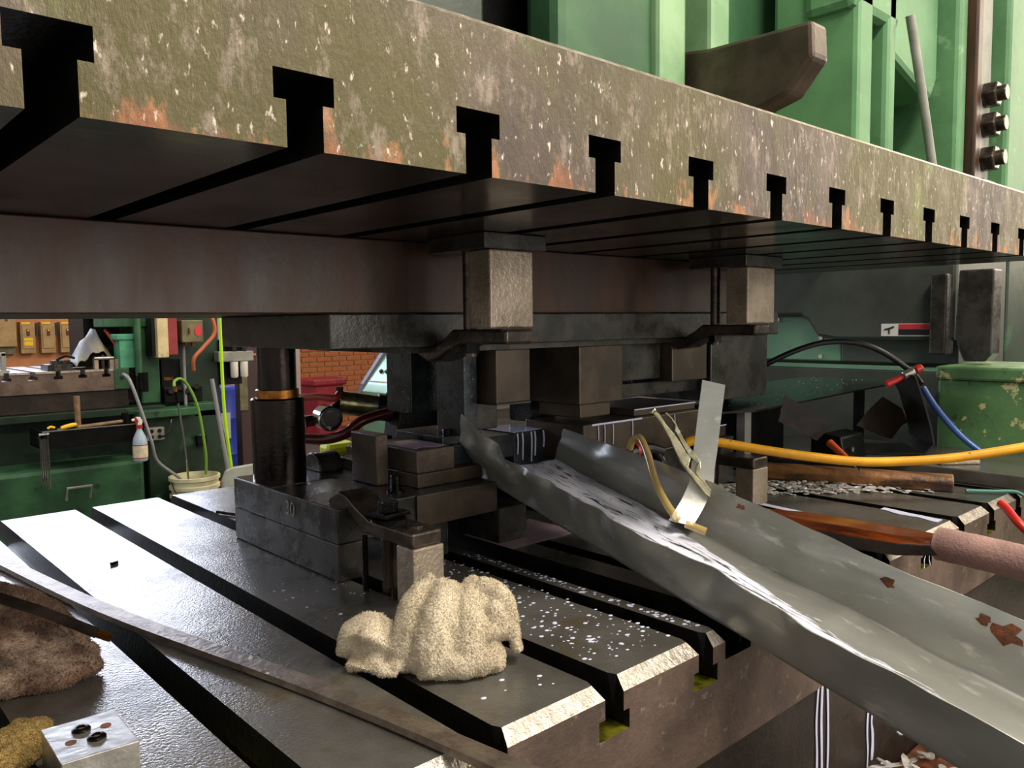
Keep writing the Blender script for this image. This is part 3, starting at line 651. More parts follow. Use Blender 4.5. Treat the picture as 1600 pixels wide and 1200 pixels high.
ho = root('coolant_hose', (.81, .16, .06), 'clear yellowish coolant hose hooked over the far chute wall', 'hose')
obj('hose', tube(B(), [(.905, .338, .140), (.898, .326, .156), (.888, .304, .162), (.867, .273, .145), (.834, .232, .112), (.812, .197, .089), (.805, .170, .068)], .0058, 14), 'clear_hose', ho)
obj('hose_tip', tube(B(), [(.807, .158, .064), (.817, .131, .056)], .0056, 14, 1), 'clear_hose', ho)
vb = root('valve_fitting', (.95, .33, .1), 'small black hose fitting with a red collar beside the clear hose', 'fitting')
obj('body', tube(B(), [(.915, .345, .13), (.945, .335, .136), (.968, .318, .128)], .010, 14, 3), 'black_plastic', vb); obj('collar', cyl(B(), (.926, .342, .134), (.931, .340, .1345), .0108, seg=18), 'red_plastic', vb)
obj('elbow', tube(B(), [(.955, .33, .133), (.960, .32, .118), (.962, .315, .10)], .009, 14, 3), 'dark_bolt', vb)

# ================================================================== RIGHT SIDE CLUTTER
obj('air_hose', tube(B(), [(1.118, .379, .121), (1.134, .365, .126), (1.168, .333, .120), (1.22, .284, .107), (1.281, .228, .094), (1.35, .163, .083), (1.42, .099, .083), (1.49, .036, .089), (1.579, -.043, .106), (1.685, -.138, .129)], .0088, 16), 'yellow_hose',
    label='yellow rubber air hose sagging across the bolster on the right', cat='hose')
obj('loop_hose', tube(B(), [(1.60, .62, .165), (1.59, .555, .205), (1.618, .490, .250), (1.67, .435, .282), (1.715, .395, .293), (1.764, .349, .288), (1.807, .308, .263), (1.849, .265, .219), (1.843, .241, .193)], .0066, 14), 'black_hose',
    label='black hose arching in a loop in front of the green guard panel', cat='hose')
obj('blue_air_hose', tube(B(), [(1.843, .238, .186), (1.846, .205, .136), (1.858, .16, .08), (1.859, .11, .042)], .0070, 14), 'blue_hose', label='blue air hose slanting down to the raised plate beside the green casting', cat='hose')
rv = root('red_valve', (1.8, .28, .19), 'small red-handled ball valve at the end of the black loop hose', 'valve')
obj('handle', tube(B(), [(1.783, .296, .194), (1.80, .281, .203), (1.812, .271, .211)], lambda t: .009-.003*t, 12, 3), 'red_plastic', rv)
obj('body', cyl(B(), (1.813, .270, .212), (1.831, .254, .224), .010, seg=18), 'clean_steel', rv, bevel=.002); obj('knob', cyl(B(), (1.832, .253, .225), (1.846, .243, .232), .010, seg=16), 'red_plastic', rv, bevel=.003)
obj('curled_rubber', sheet(B(), [[(1.802+dx*k, .240+dy*k, .218-.02*k), (1.812+dx*k, .226+dy*k, .167), (1.822+dx*k, .210+dy*k, .10), (1.826+dx*k, .203+dy*k, .058), (1.815+dx*k, .218+dy*k, .037), (1.785+dx*k, .265+dy*k, .0335), (1.74+dx*k, .335+dy*k, .0335), (1.71+dx*k, .38+dy*k, .036)] for k in (0, .25, .5, .75, 1) for dx, dy in [(.12, .10)]], .004), 'black_rubber',
    label='black rubber sheet curled upright at the right end of the die', cat='rubber sheet')
obj('rubber_flap', sheet(B(), [[(1.897, .352, .153), (1.86, .37, .12), (1.826, .383, .086)], [(1.93, .33, .13), (1.89, .352, .105), (1.86, .362, .07)], [(1.965, .30, .10), (1.93, .32, .08), (1.90, .33, .05)]], .004), 'die_steel', label='grey-brown bent plate leaning inside the curled rubber sheet', cat='plate')
pt = root('parts_tray', (1.7, .5, .03), 'dark wet sheet metal parts tray sprinkled with droplets, right of the die', 'tray')
bm = B(); v = [(1.334, .458, .150), (1.40, .404, .150), (1.90, .36, .178), (2.08, .34, .185), (2.0, .62, .18), (1.60, .70, .155)]
prism(bm, [(a, b) for a, b, c in v], 'z', 0, .004)
for w_ in bm.verts: w_.co.z += .150+(w_.co.x-1.334)*.047
obj('tray_sheet', bm, 'tray_wet', pt)
obj('leg', bx(1.40, 1.425, .43, .45, .0305, .15), 'galvanised', pt); obj('leg', bx(1.93, 1.95, .42, .44, .0305, .177), 'black_steel', pt); obj('back_box', bx(1.43, 1.60, .45, .60, .031, .152), 'black_steel', pt, bevel=.003)
obj('bent_bracket', sheet(B(), [[(1.475, .395, .128), (1.50, .37, .108), (1.53, .335, .085)], [(1.490, .388, .182), (1.52, .352, .155), (1.562, .315, .118)]], .003), 'tray_wet', label='bent dark bracket hanging off the parts tray', cat='bracket')
bb = root('motor_box', (1.65, .34, .03), 'small black box under the parts tray with a chamfered top', 'box')
bm = prism(B(), [(.30, .0315), (.38, .0315), (.38, .085), (.35, .094), (.31, .088)], 'x', 1.59, 1.70); obj('housing', bm, 'black_steel', bb, bevel=.004)
obj('cover_screw', hexbolt(B(), (1.62, .30, .06), (0, -1, 0), .006, .004), 'clean_steel', bb)
sd_ = root('screwdriver', (1.52, .28, .05), 'small screwdriver with an orange-red handle lying by the wooden bar', 'screwdriver')
obj('handle', tube(B(), [(1.553, .317, .080), (1.541, .293, .068), (1.529, .269, .056)], lambda t: .0085-.002*t, 12, 3), 'orange_plastic', sd_); obj('blade', tube(B(), [(1.529, .269, .056), (1.51, .231, .0362)], .002, 8, 1), 'chrome', sd_)
bm = prism(B(), [(-.026, 0), (.026, 0), (.026, .020), (.018, .030), (-.018, .030), (-.026, .020)], 'y', -.20, .20)
xf(bm, Matrix.Translation((1.545, .275, .0004)) @ Matrix.Rotation(.36, 4, 'Z'))
obj('wood_bar', bm, 'wood_bar', label='worn brown wooden bar lying on the bolster under the yellow hose', cat='wood bar', bevel=.003)
# oily paddle with foam grip
pdl = root('paddle', (1.08, .1, .0), 'oil-soaked amber wooden paddle with a brown foam grip resting on the bolster', 'paddle')
def psec(y, w, zc, h): return [(1.083-w+.01, y, zc-h), (1.083+w+.01, y, zc-h), (1.083+w+.01, y, zc+h*.4), (1.083+w*.6+.01, y, zc+h), (1.083-w*.6+.01, y, zc+h), (1.083-w+.01, y, zc+h*.4)]
bm = B(); F, e0, e1 = loft(bm, [psec(.30, .012, .010, .006), psec(.24, .030, .014, .010), psec(.15, .042, .017, .0135), psec(.04, .044, .018, .0145), psec(-.03, .040, .020, .013), psec(-.075, .026, .024, .011), psec(-.11, .016, .028, .010)])
for a in F:
    for i in (0, 5, 1): a[i].material_index = 1
obj('blade', bm, ['wood_oily', 'wood_edge'], pdl, bevel=.002)
obj('grip', tube(B(), [(1.09, -.072, .026), (1.088, -.10, .026), (1.088, -.17, .022), (1.09, -.26, .015), (1.10, -.42, -.005)], lambda t: .0235-.004*(t < .04)+.0010*noise.noise(V((t*16, 0, 0))), 24), 'foam_grip', pdl)
obj('red_cable', tube(B(), [(1.50, -.03, .012), (1.491, -.045, .004), (1.472, -.066, -.011), (1.464, -.089, -.028), (1.444, -.142, -.063), (1.44, -.2, -.12)], .0075, 12), 'red_plastic', label='short red cable hanging over the front edge of the bolster', cat='cable')
obj('teal_cord', tube(B(), [(1.60, .06, .006), (1.63, .02, .006), (1.655, -.01, .006), (1.66, -.03, -.004)], .0035, 10), 'teal_cord', label='thin teal cord end beyond the wooden bar', cat='cord')
obj('flat_wrench', xf(bx(-.011, .011, -.045, .045, 0, .010), Matrix.Translation((1.76, .13, .0303)) @ Matrix.Rotation(.9, 4, 'Z')), 'block_steel', label='short grey steel bar lying on the raised plate', cat='bar', bevel=.003)
obj('crumpled_paper', sheet(B(), [[(1.64+.02*i+.004*math.sin(j*3), .26-.02*i+.018*j, .034+.012*abs(noise.noise(V((i, j, 2))))) for j in range(4)] for i in range(6)], .0015), 'sticker_white', label='crumpled white paper scrap behind the yellow hose', cat='paper')
bm = B()
for i in range(330):
    u, w_ = random.random(), random.random(); c = V((1.25+.30*u+.05*random.random(), .42-.26*u+random.uniform(-.06, .09), .0012+random.random()*.004))
    if c.x < 1.27 and c.y < .34: continue
    t = B(); l = random.uniform(.005, .011); prism(t, [(l*math.cos(a), .0045*math.sin(a)) for a in [k*math.tau/7 for k in range(7)]], 'z', -.0007, .0007)
    xf(t, Matrix.Translation(c) @ Matrix.Rotation(random.uniform(0, 6.3), 4, 'Z') @ Matrix.Rotation(random.uniform(-.3, .3), 4, 'X')); me = bpy.data.meshes.new('t'); t.to_mesh(me); t.free(); bm.from_mesh(me); bpy.data.meshes.remove(me)
obj('slugs', bm, 'slug', kind='stuff', label='scattered small steel slugs on the bolster in front of the wooden bar', cat='scrap')
for i, (a, w_) in enumerate((([(1.24, .30), (1.22, .18), (1.20, .08), (1.19, .01)], .016), ([(1.36, .12), (1.345, .07), (1.335, .012)], .02), ([(1.02, .16), (1.00, .09), (.985, .012)], .02))):
    P_ = smooth_pts([(x, y, .0009) for x, y in a], 6); bm = B(); rws = [[p+V((-w_*(.5+.4*noise.noise(V((p.y*30, i, 0)))), 0, 0)), p, p+V((w_*(.5+.4*noise.noise(V((p.y*30, i, 5)))), 0, 0))] for p in P_]
    obj('coolant_streak', sheet(bm, rws, .0006), 'coolant_drip', label=['long white coolant streak on the bolster behind the paddle', 'short white coolant streak near the bolster front edge at the right', 'white coolant streak on the bolster between chute and paddle'][i], cat='coolant')
bm = B()
for i in range(620):
    if i < 460: x, y, z_ = random.uniform(.48, .60), random.uniform(.02, .44)**1.0, 0; x = x if random.random() < .7 else random.uniform(.63, .645)
    elif i < 560: x, y = random.uniform(1.42, 2.0), random.uniform(.42, .60); z_ = .154+(x-1.334)*.047
    else: x, y, z_ = random.uniform(.34, .43), random.uniform(.02, .5), 0
    r = random.choice((.0008, .0012, .0018, .0026)) if z_ == 0 else random.uniform(.001, .0022)
    A_0 = [bm.verts.new((x+r*1.2*math.cos(k*math.tau/7), y+r*math.sin(k*math.tau/7), z_+.0001)) for k in range(7)]; t_ = bm.verts.new((x, y, z_+r*.45))
    for k in range(7): bm.faces.new((A_0[k], A_0[(k+1) % 7], t_)).smooth = True
obj('coolant_droplets', bm, 'coolant_drip', kind='stuff', label='spattered milky coolant droplets on the bolster and parts tray', cat='coolant')
obj('coolant_puddle', sheet(B(), [[(.70+.03*i+.012*noise.noise(V((i, j, 0))), .40+.04*j+.012*noise.noise(V((i, j, 9))), .0008) for j in range(4)] for i in range(6)], .0005), 'puddle', label='pinkish coolant puddle on the bolster beneath the lower die', cat='puddle')

# ================================================================== FOREGROUND ON THE BOLSTER
def rag(name, blobs, pleats, flaps, m, label, pile=1.0, vox=.0024, smooth=6, terry=.0007, wr=.0030, tufts=26000):
    """crumpled terry cloth: bunched lumps, pleat ridges and curled flaps fused into one surface with a looped pile"""
    bm = B()
    for x, y, z, rx, ry, rz in blobs:
        bmesh.ops.create_icosphere(bm, subdivisions=3, radius=1, matrix=Matrix.Translation((x, y, z)) @ Matrix.Rotation(-.74, 4, 'Z') @ Matrix.Diagonal((rx, ry, rz, 1)))
    for pts, r in pleats: tube(bm, pts, (lambda t, r=r: r*(.75+.45*math.sin(math.pi*min(1, t*.9+.1)))), 10, 5)
    for rows, th in flaps: sheet(bm, [smooth_pts(r, 5) for r in rows], th)
    me = bpy.data.meshes.new('t'); bm.to_mesh(me); bm.free(); o = bpy.data.objects.new('t', me); COL.objects.link(o)
    r = o.modifiers.new('r', 'REMESH'); r.mode = 'VOXEL'; r.voxel_size = vox
    s = o.modifiers.new('s', 'SMOOTH'); s.iterations = smooth; s.factor = .5
    q = o.modifiers.new('u', 'SUBSURF'); q.levels = 1
    dg = bpy.context.evaluated_depsgraph_get(); m2 = bpy.data.meshes.new_from_object(o.evaluated_get(dg)); bpy.data.objects.remove(o)
    bm = B(); bm.from_mesh(m2); bpy.data.meshes.remove(m2); bm.normal_update()
    mv = []
    for v in bm.verts:
        c = v.co; w = noise.noise(V((c.x*45, c.y*45, c.z*22)))+.5*noise.noise(c*95)
        mv.append(v.normal*(wr*w+terry*(noise.noise(c*520)+.8*noise.noise(c*950))))
    for v, d in zip(bm.verts, mv):
        v.co += d
        if v.co.z < .0008: v.co.z = .0008
    for f in bm.faces: f.smooth = True
    bm.normal_update(); rr = random.Random(3); fs = [f for f in bm.faces if f.calc_center_median().z > .0015]
    for k in range(tufts):   # loops of the pile
        f = fs[rr.randrange(len(fs))]; p = f.calc_center_median(); n = f.normal.copy(); d = (n+V((rr.uniform(-.7, .7), rr.uniform(-.7, .7), rr.uniform(-.9, .3)))).normalized()
        a, e = frame(d); l = pile*rr.uniform(.0014, .0028); w = .00055; p = p-n*.0004
        t = [bm.verts.new(p+a*w), bm.verts.new(p-a*w*.5+e*w*.87), bm.verts.new(p-a*w*.5-e*w*.87), bm.verts.new(p+d*l)]
        for q in ((0, 1, 3), (1, 2, 3), (2, 0, 3)): bm.faces.new([t[i] for i in q])
    return obj(name, bm, m, label=label, cat='rag', fixn=False)
U_, A_ = V((.738, -.675, 0)), V((.675, .738, 0))
def rl(c, u, a, h): p = V(c)+U_*u+A_*a; return (p.x, p.y, h)
def blob(c, u, a, h, ru, ra, rh): x, y, z = rl(c, u, a, h); return (x, y, z, ru, ra, rh)
c = (.370, .148, 0); q_ = lambda *t: [rl(c, *p) for p in t]
rag('shop_rag', [blob(c, .008, .005, .030, .050, .046, .038), blob(c, .0, .015, .055, .034, .032, .024), blob(c, .036, .02, .045, .024, .03, .028), blob(c, -.056, -.004, .014, .038, .028, .022), blob(c, .012, -.03, .014, .048, .026, .018)],
    [(q_((-.040, -.030, .004), (-.034, -.020, .032), (-.024, .002, .060), (-.012, .03, .070)), .0145), (q_((-.004, -.048, .004), (-.006, -.036, .028), (.0, -.010, .060), (.006, .022, .074)), .0160),
     (q_((.030, -.044, .004), (.028, -.032, .026), (.028, -.008, .054), (.030, .022, .068)), .0135), (q_((.052, -.036, .006), (.055, -.022, .012), (.046, -.014, .016), (.026, -.030, .018)), .0105), (q_((.040, -.018, .036), (.054, -.010, .035), (.062, .0, .040)), .0085),
     (q_((.038, .02, .074), (.058, .016, .066), (.070, .010, .046), (.076, .004, .024)), .0095), (q_((.050, .0, .060), (.060, -.004, .044), (.066, -.006, .026)), .0075), (q_((-.02, .05, .03), (-.03, .045, .05), (-.01, .04, .075)), .010), (q_((.02, .06, .01), (.03, .05, .05), (.03, .035, .074)), .010)],
    [([q_((-.050, -.030, .018), (-.072, -.028, .034), (-.092, -.020, .030), (-.100, -.014, .010)), q_((-.046, -.014, .026), (-.070, -.012, .044), (-.094, -.006, .036), (-.104, .0, .010)), q_((-.040, .004, .030), (-.068, .004, .046), (-.090, .010, .036), (-.098, .014, .012))], .014),
     ([q_((-.094, -.026, .006), (-.070, -.040, .006), (-.040, -.050, .005)), q_((-.090, -.018, .008), (-.066, -.03, .012), (-.036, -.042, .016))], .008),
     ([q_((.060, .02, .05), (.074, .012, .03), (.080, .006, .010)), q_((.066, -.006, .048), (.074, -.010, .030), (.078, -.014, .014))], .008)],
    'terry_cream', 'crumpled cream terry rag lying on the bolster in front of the heel block')
c = (.034, .432, 0)
rag('dirty_rag', [blob(c, .0, .0, .016, .065, .05, .026), blob(c, -.05, .03, .034, .045, .04, .030), blob(c, .048, -.008, .012, .032, .03, .018), blob(c, -.03, -.045, .012, .06, .035, .018), blob(c, -.09, -.05, .014, .06, .05, .026)],
    [(q_((-.075, -.045, .038), (-.03, -.046, .046), (.02, -.034, .042), (.07, -.016, .016)), .014), (q_((-.08, .0, .060), (-.03, .010, .064), (.02, .022, .050), (.085, .010, .012)), .015), (q_((-.07, -.085, .010), (-.01, -.072, .014), (.04, -.050, .012), (.082, -.034, .006)), .012), (q_((-.09, .03, .06), (-.04, .045, .064), (.01, .05, .046), (.06, .035, .016)), .014),
     (q_((-.085, -.02, .05), (-.04, -.018, .056), (.0, -.006, .046), (.05, -.004, .032), (.09, -.012, .010)), .012), (q_((-.11, -.03, .044), (-.09, -.08, .030), (-.06, -.11, .010)), .014)],
    [([q_((.045, .03, .030), (.075, .016, .026), (.098, .0, .006)), q_((.045, -.01, .040), (.078, -.012, .030), (.096, -.016, .006)), q_((.05, -.04, .028), (.072, -.038, .020), (.086, -.042, .005))], .009)],
    'terry_brown', 'grease-stained brown terry rag heaped at the left edge of the bolster', pile=1.5, wr=.0035, smooth=4)
c = (-.018, .206, 0)
rag('yellow_rag', [blob(c, 0, .03, .012, .020, .045, .015), blob(c, -.004, -.03, .012, .018, .05, .014)], [(q_((.008, .06, .018), (.013, .0, .020), (.008, -.06, .014)), .007), (q_((-.010, .06, .02), (-.006, .0, .022), (-.010, -.06, .014)), .006)], [], 'terry_yellow', 'yellowed cloth strip beside the drilled steel block')
obj('black_case', xf(bx(-.06, .0, -.06, .06, .0005, .045), Matrix.Translation((-.068, .19, 0)) @ Matrix.Rotation(.35, 4, 'Z')), 'black_plastic', label='corner of a black case at the lower left edge', cat='case', bevel=.004)
kn = root('scraper', (.03, .45, .07), 'thin dark steel scraper blade lying on the brown rag', 'scraper')
obj('blade', band([(-.05, .49, .098), (.03, .42, .082), (.10, .352, .046)], .014, .002, (.5, .8, .25), 3), 'clamp_steel', kn); obj('tip', band([(.100, .352, .046), (.110, .343, .041)], .010, .003, (.5, .8, .25), 2), 'bronze', kn)
# drilled block
db = root('drilled_block', (.041, .160, 0), 'bright ground steel block with two counterbored screws and two dowel holes', 'steel block')
H = .036
bm = prism(B(), [(.0155, .196), (.068, .192), (.0665, .1255), (.0142, .1295)], 'z', .0005, H); obj('block', bm, 'clean_steel', db, bevel=.0008)
for x, y in ((.0385, .1735), (.0440, .1525)):
    b_ = obj('screw_head', lathe(B(), (x, y, H-.001), [(.0068, 0), (.0068, .0022), (.0055, .0034), (.0036, .0036), (.0034, .0014)], 28), 'dark_bolt', db)
    obj('screw_socket', cyl(B(), (x, y, H+.0004), (x, y, H+.0008), .0034, seg=6), 'rust', b_)
for x, y in ((.0275, .158), (.0548, .168)): obj('dowel_pin', cyl(B(), (x, y, H-.002), (x, y, H+.0003), .0040, seg=24), 'rust', db)
# long steel strip
path = smooth_pts([(.085, 1.06, .004), (.110, .884, .004), (.162, .530, .004), (.242, .170, .004), (.279, -.045, .0045), (.315, -.30, .002)], 8); rws = []
for p in path:
    s = V((1, .22, 0)).normalized(); rws.append([p-s*.0125+V((0, 0, -.002)), p-s*.0120+V((0, 0, .0035)), p-s*.005+V((0, 0, .0035)), p-s*.004+V((0, 0, .001)), p+s*.012+V((0, 0, .001))])
bm = sheet(B(), rws, .0015)
for f in bm.faces: f.smooth = False
obj('steel_strip', bm, 'clamp_pale', label='long bent steel edge strip lying diagonally across the left of the bolster', cat='metal strip')
obj('metal_chip', xf(bx(-.006, .006, -.002, .002, 0, .004), Matrix.Translation((.232, .756, .0003)) @ Matrix.Rotation(.5, 4, 'Z')), 'dark_bolt', label='tiny dark metal chip on the bright part of the bolster', cat='chip')
obj('hex_key', tube(B(), [(.47, .96, .004), (.50, .88, .004), (.525, .80, .012), (.53, .79, .03)], .003, 6, 3), 'dark_bolt', label='thin black hex key on the bolster behind the die', cat='hex key')

# ================================================================== AIR CYLINDER BEHIND THE DIE
cy = root('air_cylinder', (.74, .84, .1), 'zinc-plated air cylinder in a black bracket behind the guide post', 'air cylinder')
obj('barrel', cyl(B(), (.698, .90, .195), (.765, .87, .182), .0235, seg=32), 'brass_zinc', cy, bevel=.001)
obj('end_cap', cyl(B(), (.765, .87, .182), (.80, .855, .176), .027, seg=28), 'black_steel', cy, bevel=.002)
obj('rod_eye', cyl(B(), (.655, .885, .172), (.648, .845, .170), .024, seg=28), 'chrome', cy, bevel=.003)
obj('eye_bore', cyl(B(), (.648, .8452, .170), (.647, .8425, .170), .0145, seg=24), 'black_plastic', cy)
obj('rod', cyl(B(), (.655, .88, .174), (.70, .90, .193), .009, seg=16), 'dark_bolt', cy)
obj('jam_nut', hexbolt(B(), (.640, .895, .165), (-.8, .3, -.1), .012, .018), 'chrome', cy)
bm = prism(B(), [(.775, .105), (.84, .1), (.90, .1), (.91, .145), (.885, .19), (.84, .195), (.79, .190)], 'y', .82, .87); obj('bracket', bm, 'black_steel', cy, bevel=.003)
obj('bracket_foot', bx(.74, .91, .80, .90, .1, .1055), 'clean_steel', cy); obj('pedestal', bx(.74, .92, .79, .95, .0005, .1), 'die_dark', cy, bevel=.002)
for x, y in ((.700, .90), (.79, .86)): obj('port_fitting', hexbolt(B(), (x, y, .215 if x < .75 else .200), (0, 0, 1), .007, .01), 'dark_bolt', cy)
obj('return_hose', tube(B(), [(.645, .965, .203), (.663, .918, .207), (.679, .885, .205), (.70, .90, .212)], .0075, 12), 'red_hose', label='red hose end curving from behind the guide post to the air cylinder', cat='hose')
obj('supply_hose', tube(B(), [(.60, .95, .140), (.616, .906, .132), (.642, .855, .132), (.662, .815, .145), (.69, .80, .168), (.75, .80, .178)], .010, 14), 'wine_hose', label='dark wine-red hose looping under the air cylinder', cat='hose')

# ================================================================== BACKGROUND PRESS
bp = root('background_press', (1.4, 5.0, -.95), 'green press with a slotted bolster across the aisle at the left', 'press')
def bslots(x0, x1, z1, z0, y0, y1):
    P = [(x0, z1)]
    for k in range(6):
        c_ = .861+.1327*k
        if x0 < c_ < x1:
            P += [(c_-.013, z1), (c_-.013, z1-.028), (c_-.024, z1-.028), (c_-.024, z1-.048), (c_+.024, z1-.048), (c_+.024, z1-.028), (c_+.013, z1-.028), (c_+.013, z1)]
    return prism(B(), P+[(x1, z1), (x1, z0), (x0, z0)], 'y', y0, y1)
obj('bolster', bslots(.2, 1.435, .089, -.04, 4.85, 5.7), 'bed_front', bp)
for k in range(-5, 6):
    x_ = .861+.1327*k
    if x_ > .2 and x_ < 1.43: obj('bolster_edge', bx(x_+.014, min(x_+.1327-.014, 1.434), 4.846, 4.8498, .077, .0895), 'bed_edge', bp)
obj('bolster_end', bx(1.435, 1.525, 4.846, 5.7, -.04, .09), 'green_mid', bp, bevel=.004)
obj('end_hole', cyl(B(), (1.478, 4.845, .03), (1.478, 4.85, .03), .013, seg=18), 'black_plastic', bp)
obj('riser', bx(.2, 1.52, 4.87, 5.7, -.155, -.04), 'press_bed', bp, bevel=.004)
obj('bed_rail', bx(.2, 1.72, 4.80, 5.7, -.20, -.156), 'green_dark', bp, bevel=.004)
obj('base', bx(.0, 1.62, 4.95, 5.7, -.95, -.2), 'green_dark', bp, bevel=.01)
obj('base_foot', bx(.0, 1.52, 4.62, 4.95, -.95, -.45), 'green_mid', bp, bevel=.03)
obj('column', bx(1.60, 2.16, 4.98, 5.7, -.95, .78), 'green_dark', bp, bevel=.02)
obj('column_face', bx(1.62, 1.74, 4.93, 4.98, -.15, .78), 'green_mid', bp, bevel=.01)
obj('column_foot', prism(B(), [(1.60, -.2), (2.07, -.2), (2.20, -.95), (1.60, -.95)], 'y', 4.80, 4.98), 'green_dark', bp, bevel=.01)
obj('ledge_bar', bx(1.53, 1.90, 4.72, 4.95, -.225, -.175), 'green_mid', bp, bevel=.006)
obj('ledge_bar', bx(1.90, 2.05, 4.80, 4.95, -.25, -.16), 'green_mid', bp, bevel=.006)
obj('guard_cap', bx(1.455, 1.60, 4.84, 4.97, .265, .302), 'green_teal', bp, bevel=.006); obj('guard_post', bx(1.475, 1.60, 4.85, 4.97, .09, .265), 'green_teal', bp, bevel=.004)
obj('gib_rod', cyl(B(), (1.575, 4.82, .04), (1.575, 4.82, .5), .022, seg=14), 'green_mid', bp); obj('lube_fitting', cyl(B(), (1.59, 4.80, -.06), (1.59, 4.80, .06), .03, seg=14), 'dark_bolt', bp)
obj('slide_block', bx(1.40, 1.68, 4.90, 5.1, .345, .48), 'green_mid', bp, bevel=.006); obj('dark_cavity', bx(1.38, 1.6, 5.25, 5.6, .09, .6), 'black_steel', bp)
obj('switch_plate', bx(1.75, 1.87, 4.93, 4.98, -.06, .13), 'black_steel', bp); obj('name_plate', bx(1.76, 1.82, 4.925, 4.93, -.005, .015), 'bronze', bp)
obj('valve_block', bx(1.75, 2.0, 4.90, 4.98, -.155, -.05), 'black_steel', bp, bevel=.006)
for i in range(4): obj('valve_knob', cyl(B(), (1.79+.055*i, 4.90, -.09+.02*(i % 2)), (1.78+.055*i, 4.86, -.075+.02*(i % 2)), .017, seg=12), 'dark_bolt', bp)
obj('conduit', tube(B(), [(1.885, 4.90, .24), (1.885, 4.90, -.15), (1.90, 4.89, -.3), (1.935, 4.80, -.38)], .011, 10), 'grey_cable', bp); obj('conduit_box', bx(1.90, 1.96, 4.76, 4.82, -.44, -.37), 'black_steel', bp)
obj('door_handle', tube(B(), [(1.075, 4.60, -.64), (1.075, 4.56, -.565), (1.20, 4.56, -.565), (1.20, 4.60, -.64)], .008, 8, 1), 'grey_paint', bp)
rc = root('switch_panel', (1.73, 4.8, .14), 'cream and dark red tall switch panel on the green press column', 'panel')
obj('cream_face', bx(1.675, 1.742, 4.76, 4.93, .15, .50), 'cream_panel', rc, bevel=.003); obj('red_face', bx(1.742, 1.805, 4.775, 4.93, .165, .50), 'red_panel', rc, bevel=.003)
obj('cable_comb', bx(1.655, 1.675, 4.80, 4.93, .16, .40), 'black_plastic', rc)
sbx = root('stop_box', (1.905, 4.8, .24), 'olive switch box with a round red stop badge', 'switch box')
obj('case', bx(1.835, 1.975, 4.78, 4.98, .24, .385), 'box_olive', sbx, bevel=.006); obj('stop_badge', xf(cyl(B(), (0, 0, 0), (0, -.004, 0), .032, seg=24), Matrix.Translation((1.94, 4.78, .315)) @ Matrix.Diagonal((.75, 1, 1.1, 1))), 'sticker_red', sbx)
obj('rotary_switch', bx(1.877, 1.885, 4.765, 4.78, .295, .335), 'bronze', sbx); obj('gland', cyl(B(), (1.885, 4.85, .24), (1.885, 4.85, .225), .015, seg=12), 'bronze', sbx); obj('gland', cyl(B(), (1.93, 4.85, .24), (1.93, 4.85, .215), .012, seg=12), 'bronze', sbx)
obj('orange_air_line', tube(B(), [(1.99, 4.8, .55), (2.018, 4.75, .417), (2.035, 4.75, .30), (1.96, 4.75, .21), (1.894, 4.75, .138), (1.90, 4.78, .06)], .013, 12), 'orange_hose', label='orange air line looping below the olive switch box', cat='hose')
ft = root('filter_regulator', (2.25, 4.9, -.02), 'air filter regulator with two white bowls behind the guide post', 'air filter')
obj('manifold', bx(2.11, 2.36, 4.88, 4.96, .10, .17), 'grey_paint', ft, bevel=.006); obj('mount', bx(2.16, 2.30, 4.95, 5.05, -.06, .25), 'black_steel', ft)
for x in (2.225, 2.295): obj('bowl', lathe(B(), (x, 4.90, -.012), [(.018, 0), (.026, .01), (.027, .11)], 16), 'white_plastic', ft); obj('cap', cyl(B(), (x, 4.90, .17), (x, 4.90, .21), .022, seg=16), 'black_plastic', ft)
obj('red_air_line', tube(B(), [(2.36, 4.9, .14), (2.44, 4.88, .12), (2.50, 4.86, .03), (2.52, 4.86, -.06)], .012, 10), 'red_hose', label='red air line leaving the filter regulator', cat='hose')
ps = root('steel_post', (2.45, 5.3, -.95), 'brown steel support post with a square base behind the filter regulator', 'post')
obj('post', bx(2.42, 2.56, 5.25, 5.35, -.95, .5), 'brown_post', ps); obj('base_plate', bx(2.21, 2.62, 5.1, 5.35, -.80, -.70), 'brown_post', ps); obj('placard', bx(2.41, 2.47, 5.24, 5.25, -.28, .0), 'box_olive', ps)
obj('partition_panel', bx(2.55, 3.3, 6.0, 6.05, -.95, .4), 'pink_wall', label='pinkish grey partition panel behind the guide post', cat='panel')
br_ = root('blue_barrel', (2.40, 5.75, -.95), 'blue plastic barrel with a pale label behind the green press column', 'barrel')
obj('body', lathe(B(), (2.42, 5.75, -.95), [(.17, 0), (.19, .02), (.19, .28), (.20, .30), (.19, .32), (.19, .56), (.20, .58), (.19, .60), (.19, .80), (.17, .82)], 28), 'barrel_blue', br_); obj('label', bx(2.30, 2.46, 5.545, 5.549, -.52, -.32), 'sticker_white', br_)
obj('lime_hose', tube(B(), [(1.79, 4.06, 1.2), (1.789, 4.06, .41), (1.787, 4.06, .161), (1.793, 4.06, -.168), (1.822, 4.06, -.50), (1.852, 4.06, -.80), (1.87, 4.06, -.94)], .0095, 10), 'lime_hose', label='bright lime hose hanging straight down past the press', cat='hose')
obj('leaning_pipe', tube(B(), [(1.872, 4.42, .02), (1.94, 4.40, -.53), (1.99, 4.38, -.94)], .013, 10, 2), 'grey_cable', label='grey metal pipe leaning beside the lime hose', cat='pipe')
tb = root('plastic_chair', (1.9, 4.0, -.95), 'pale grey moulded plastic seat back showing behind the die', 'chair')
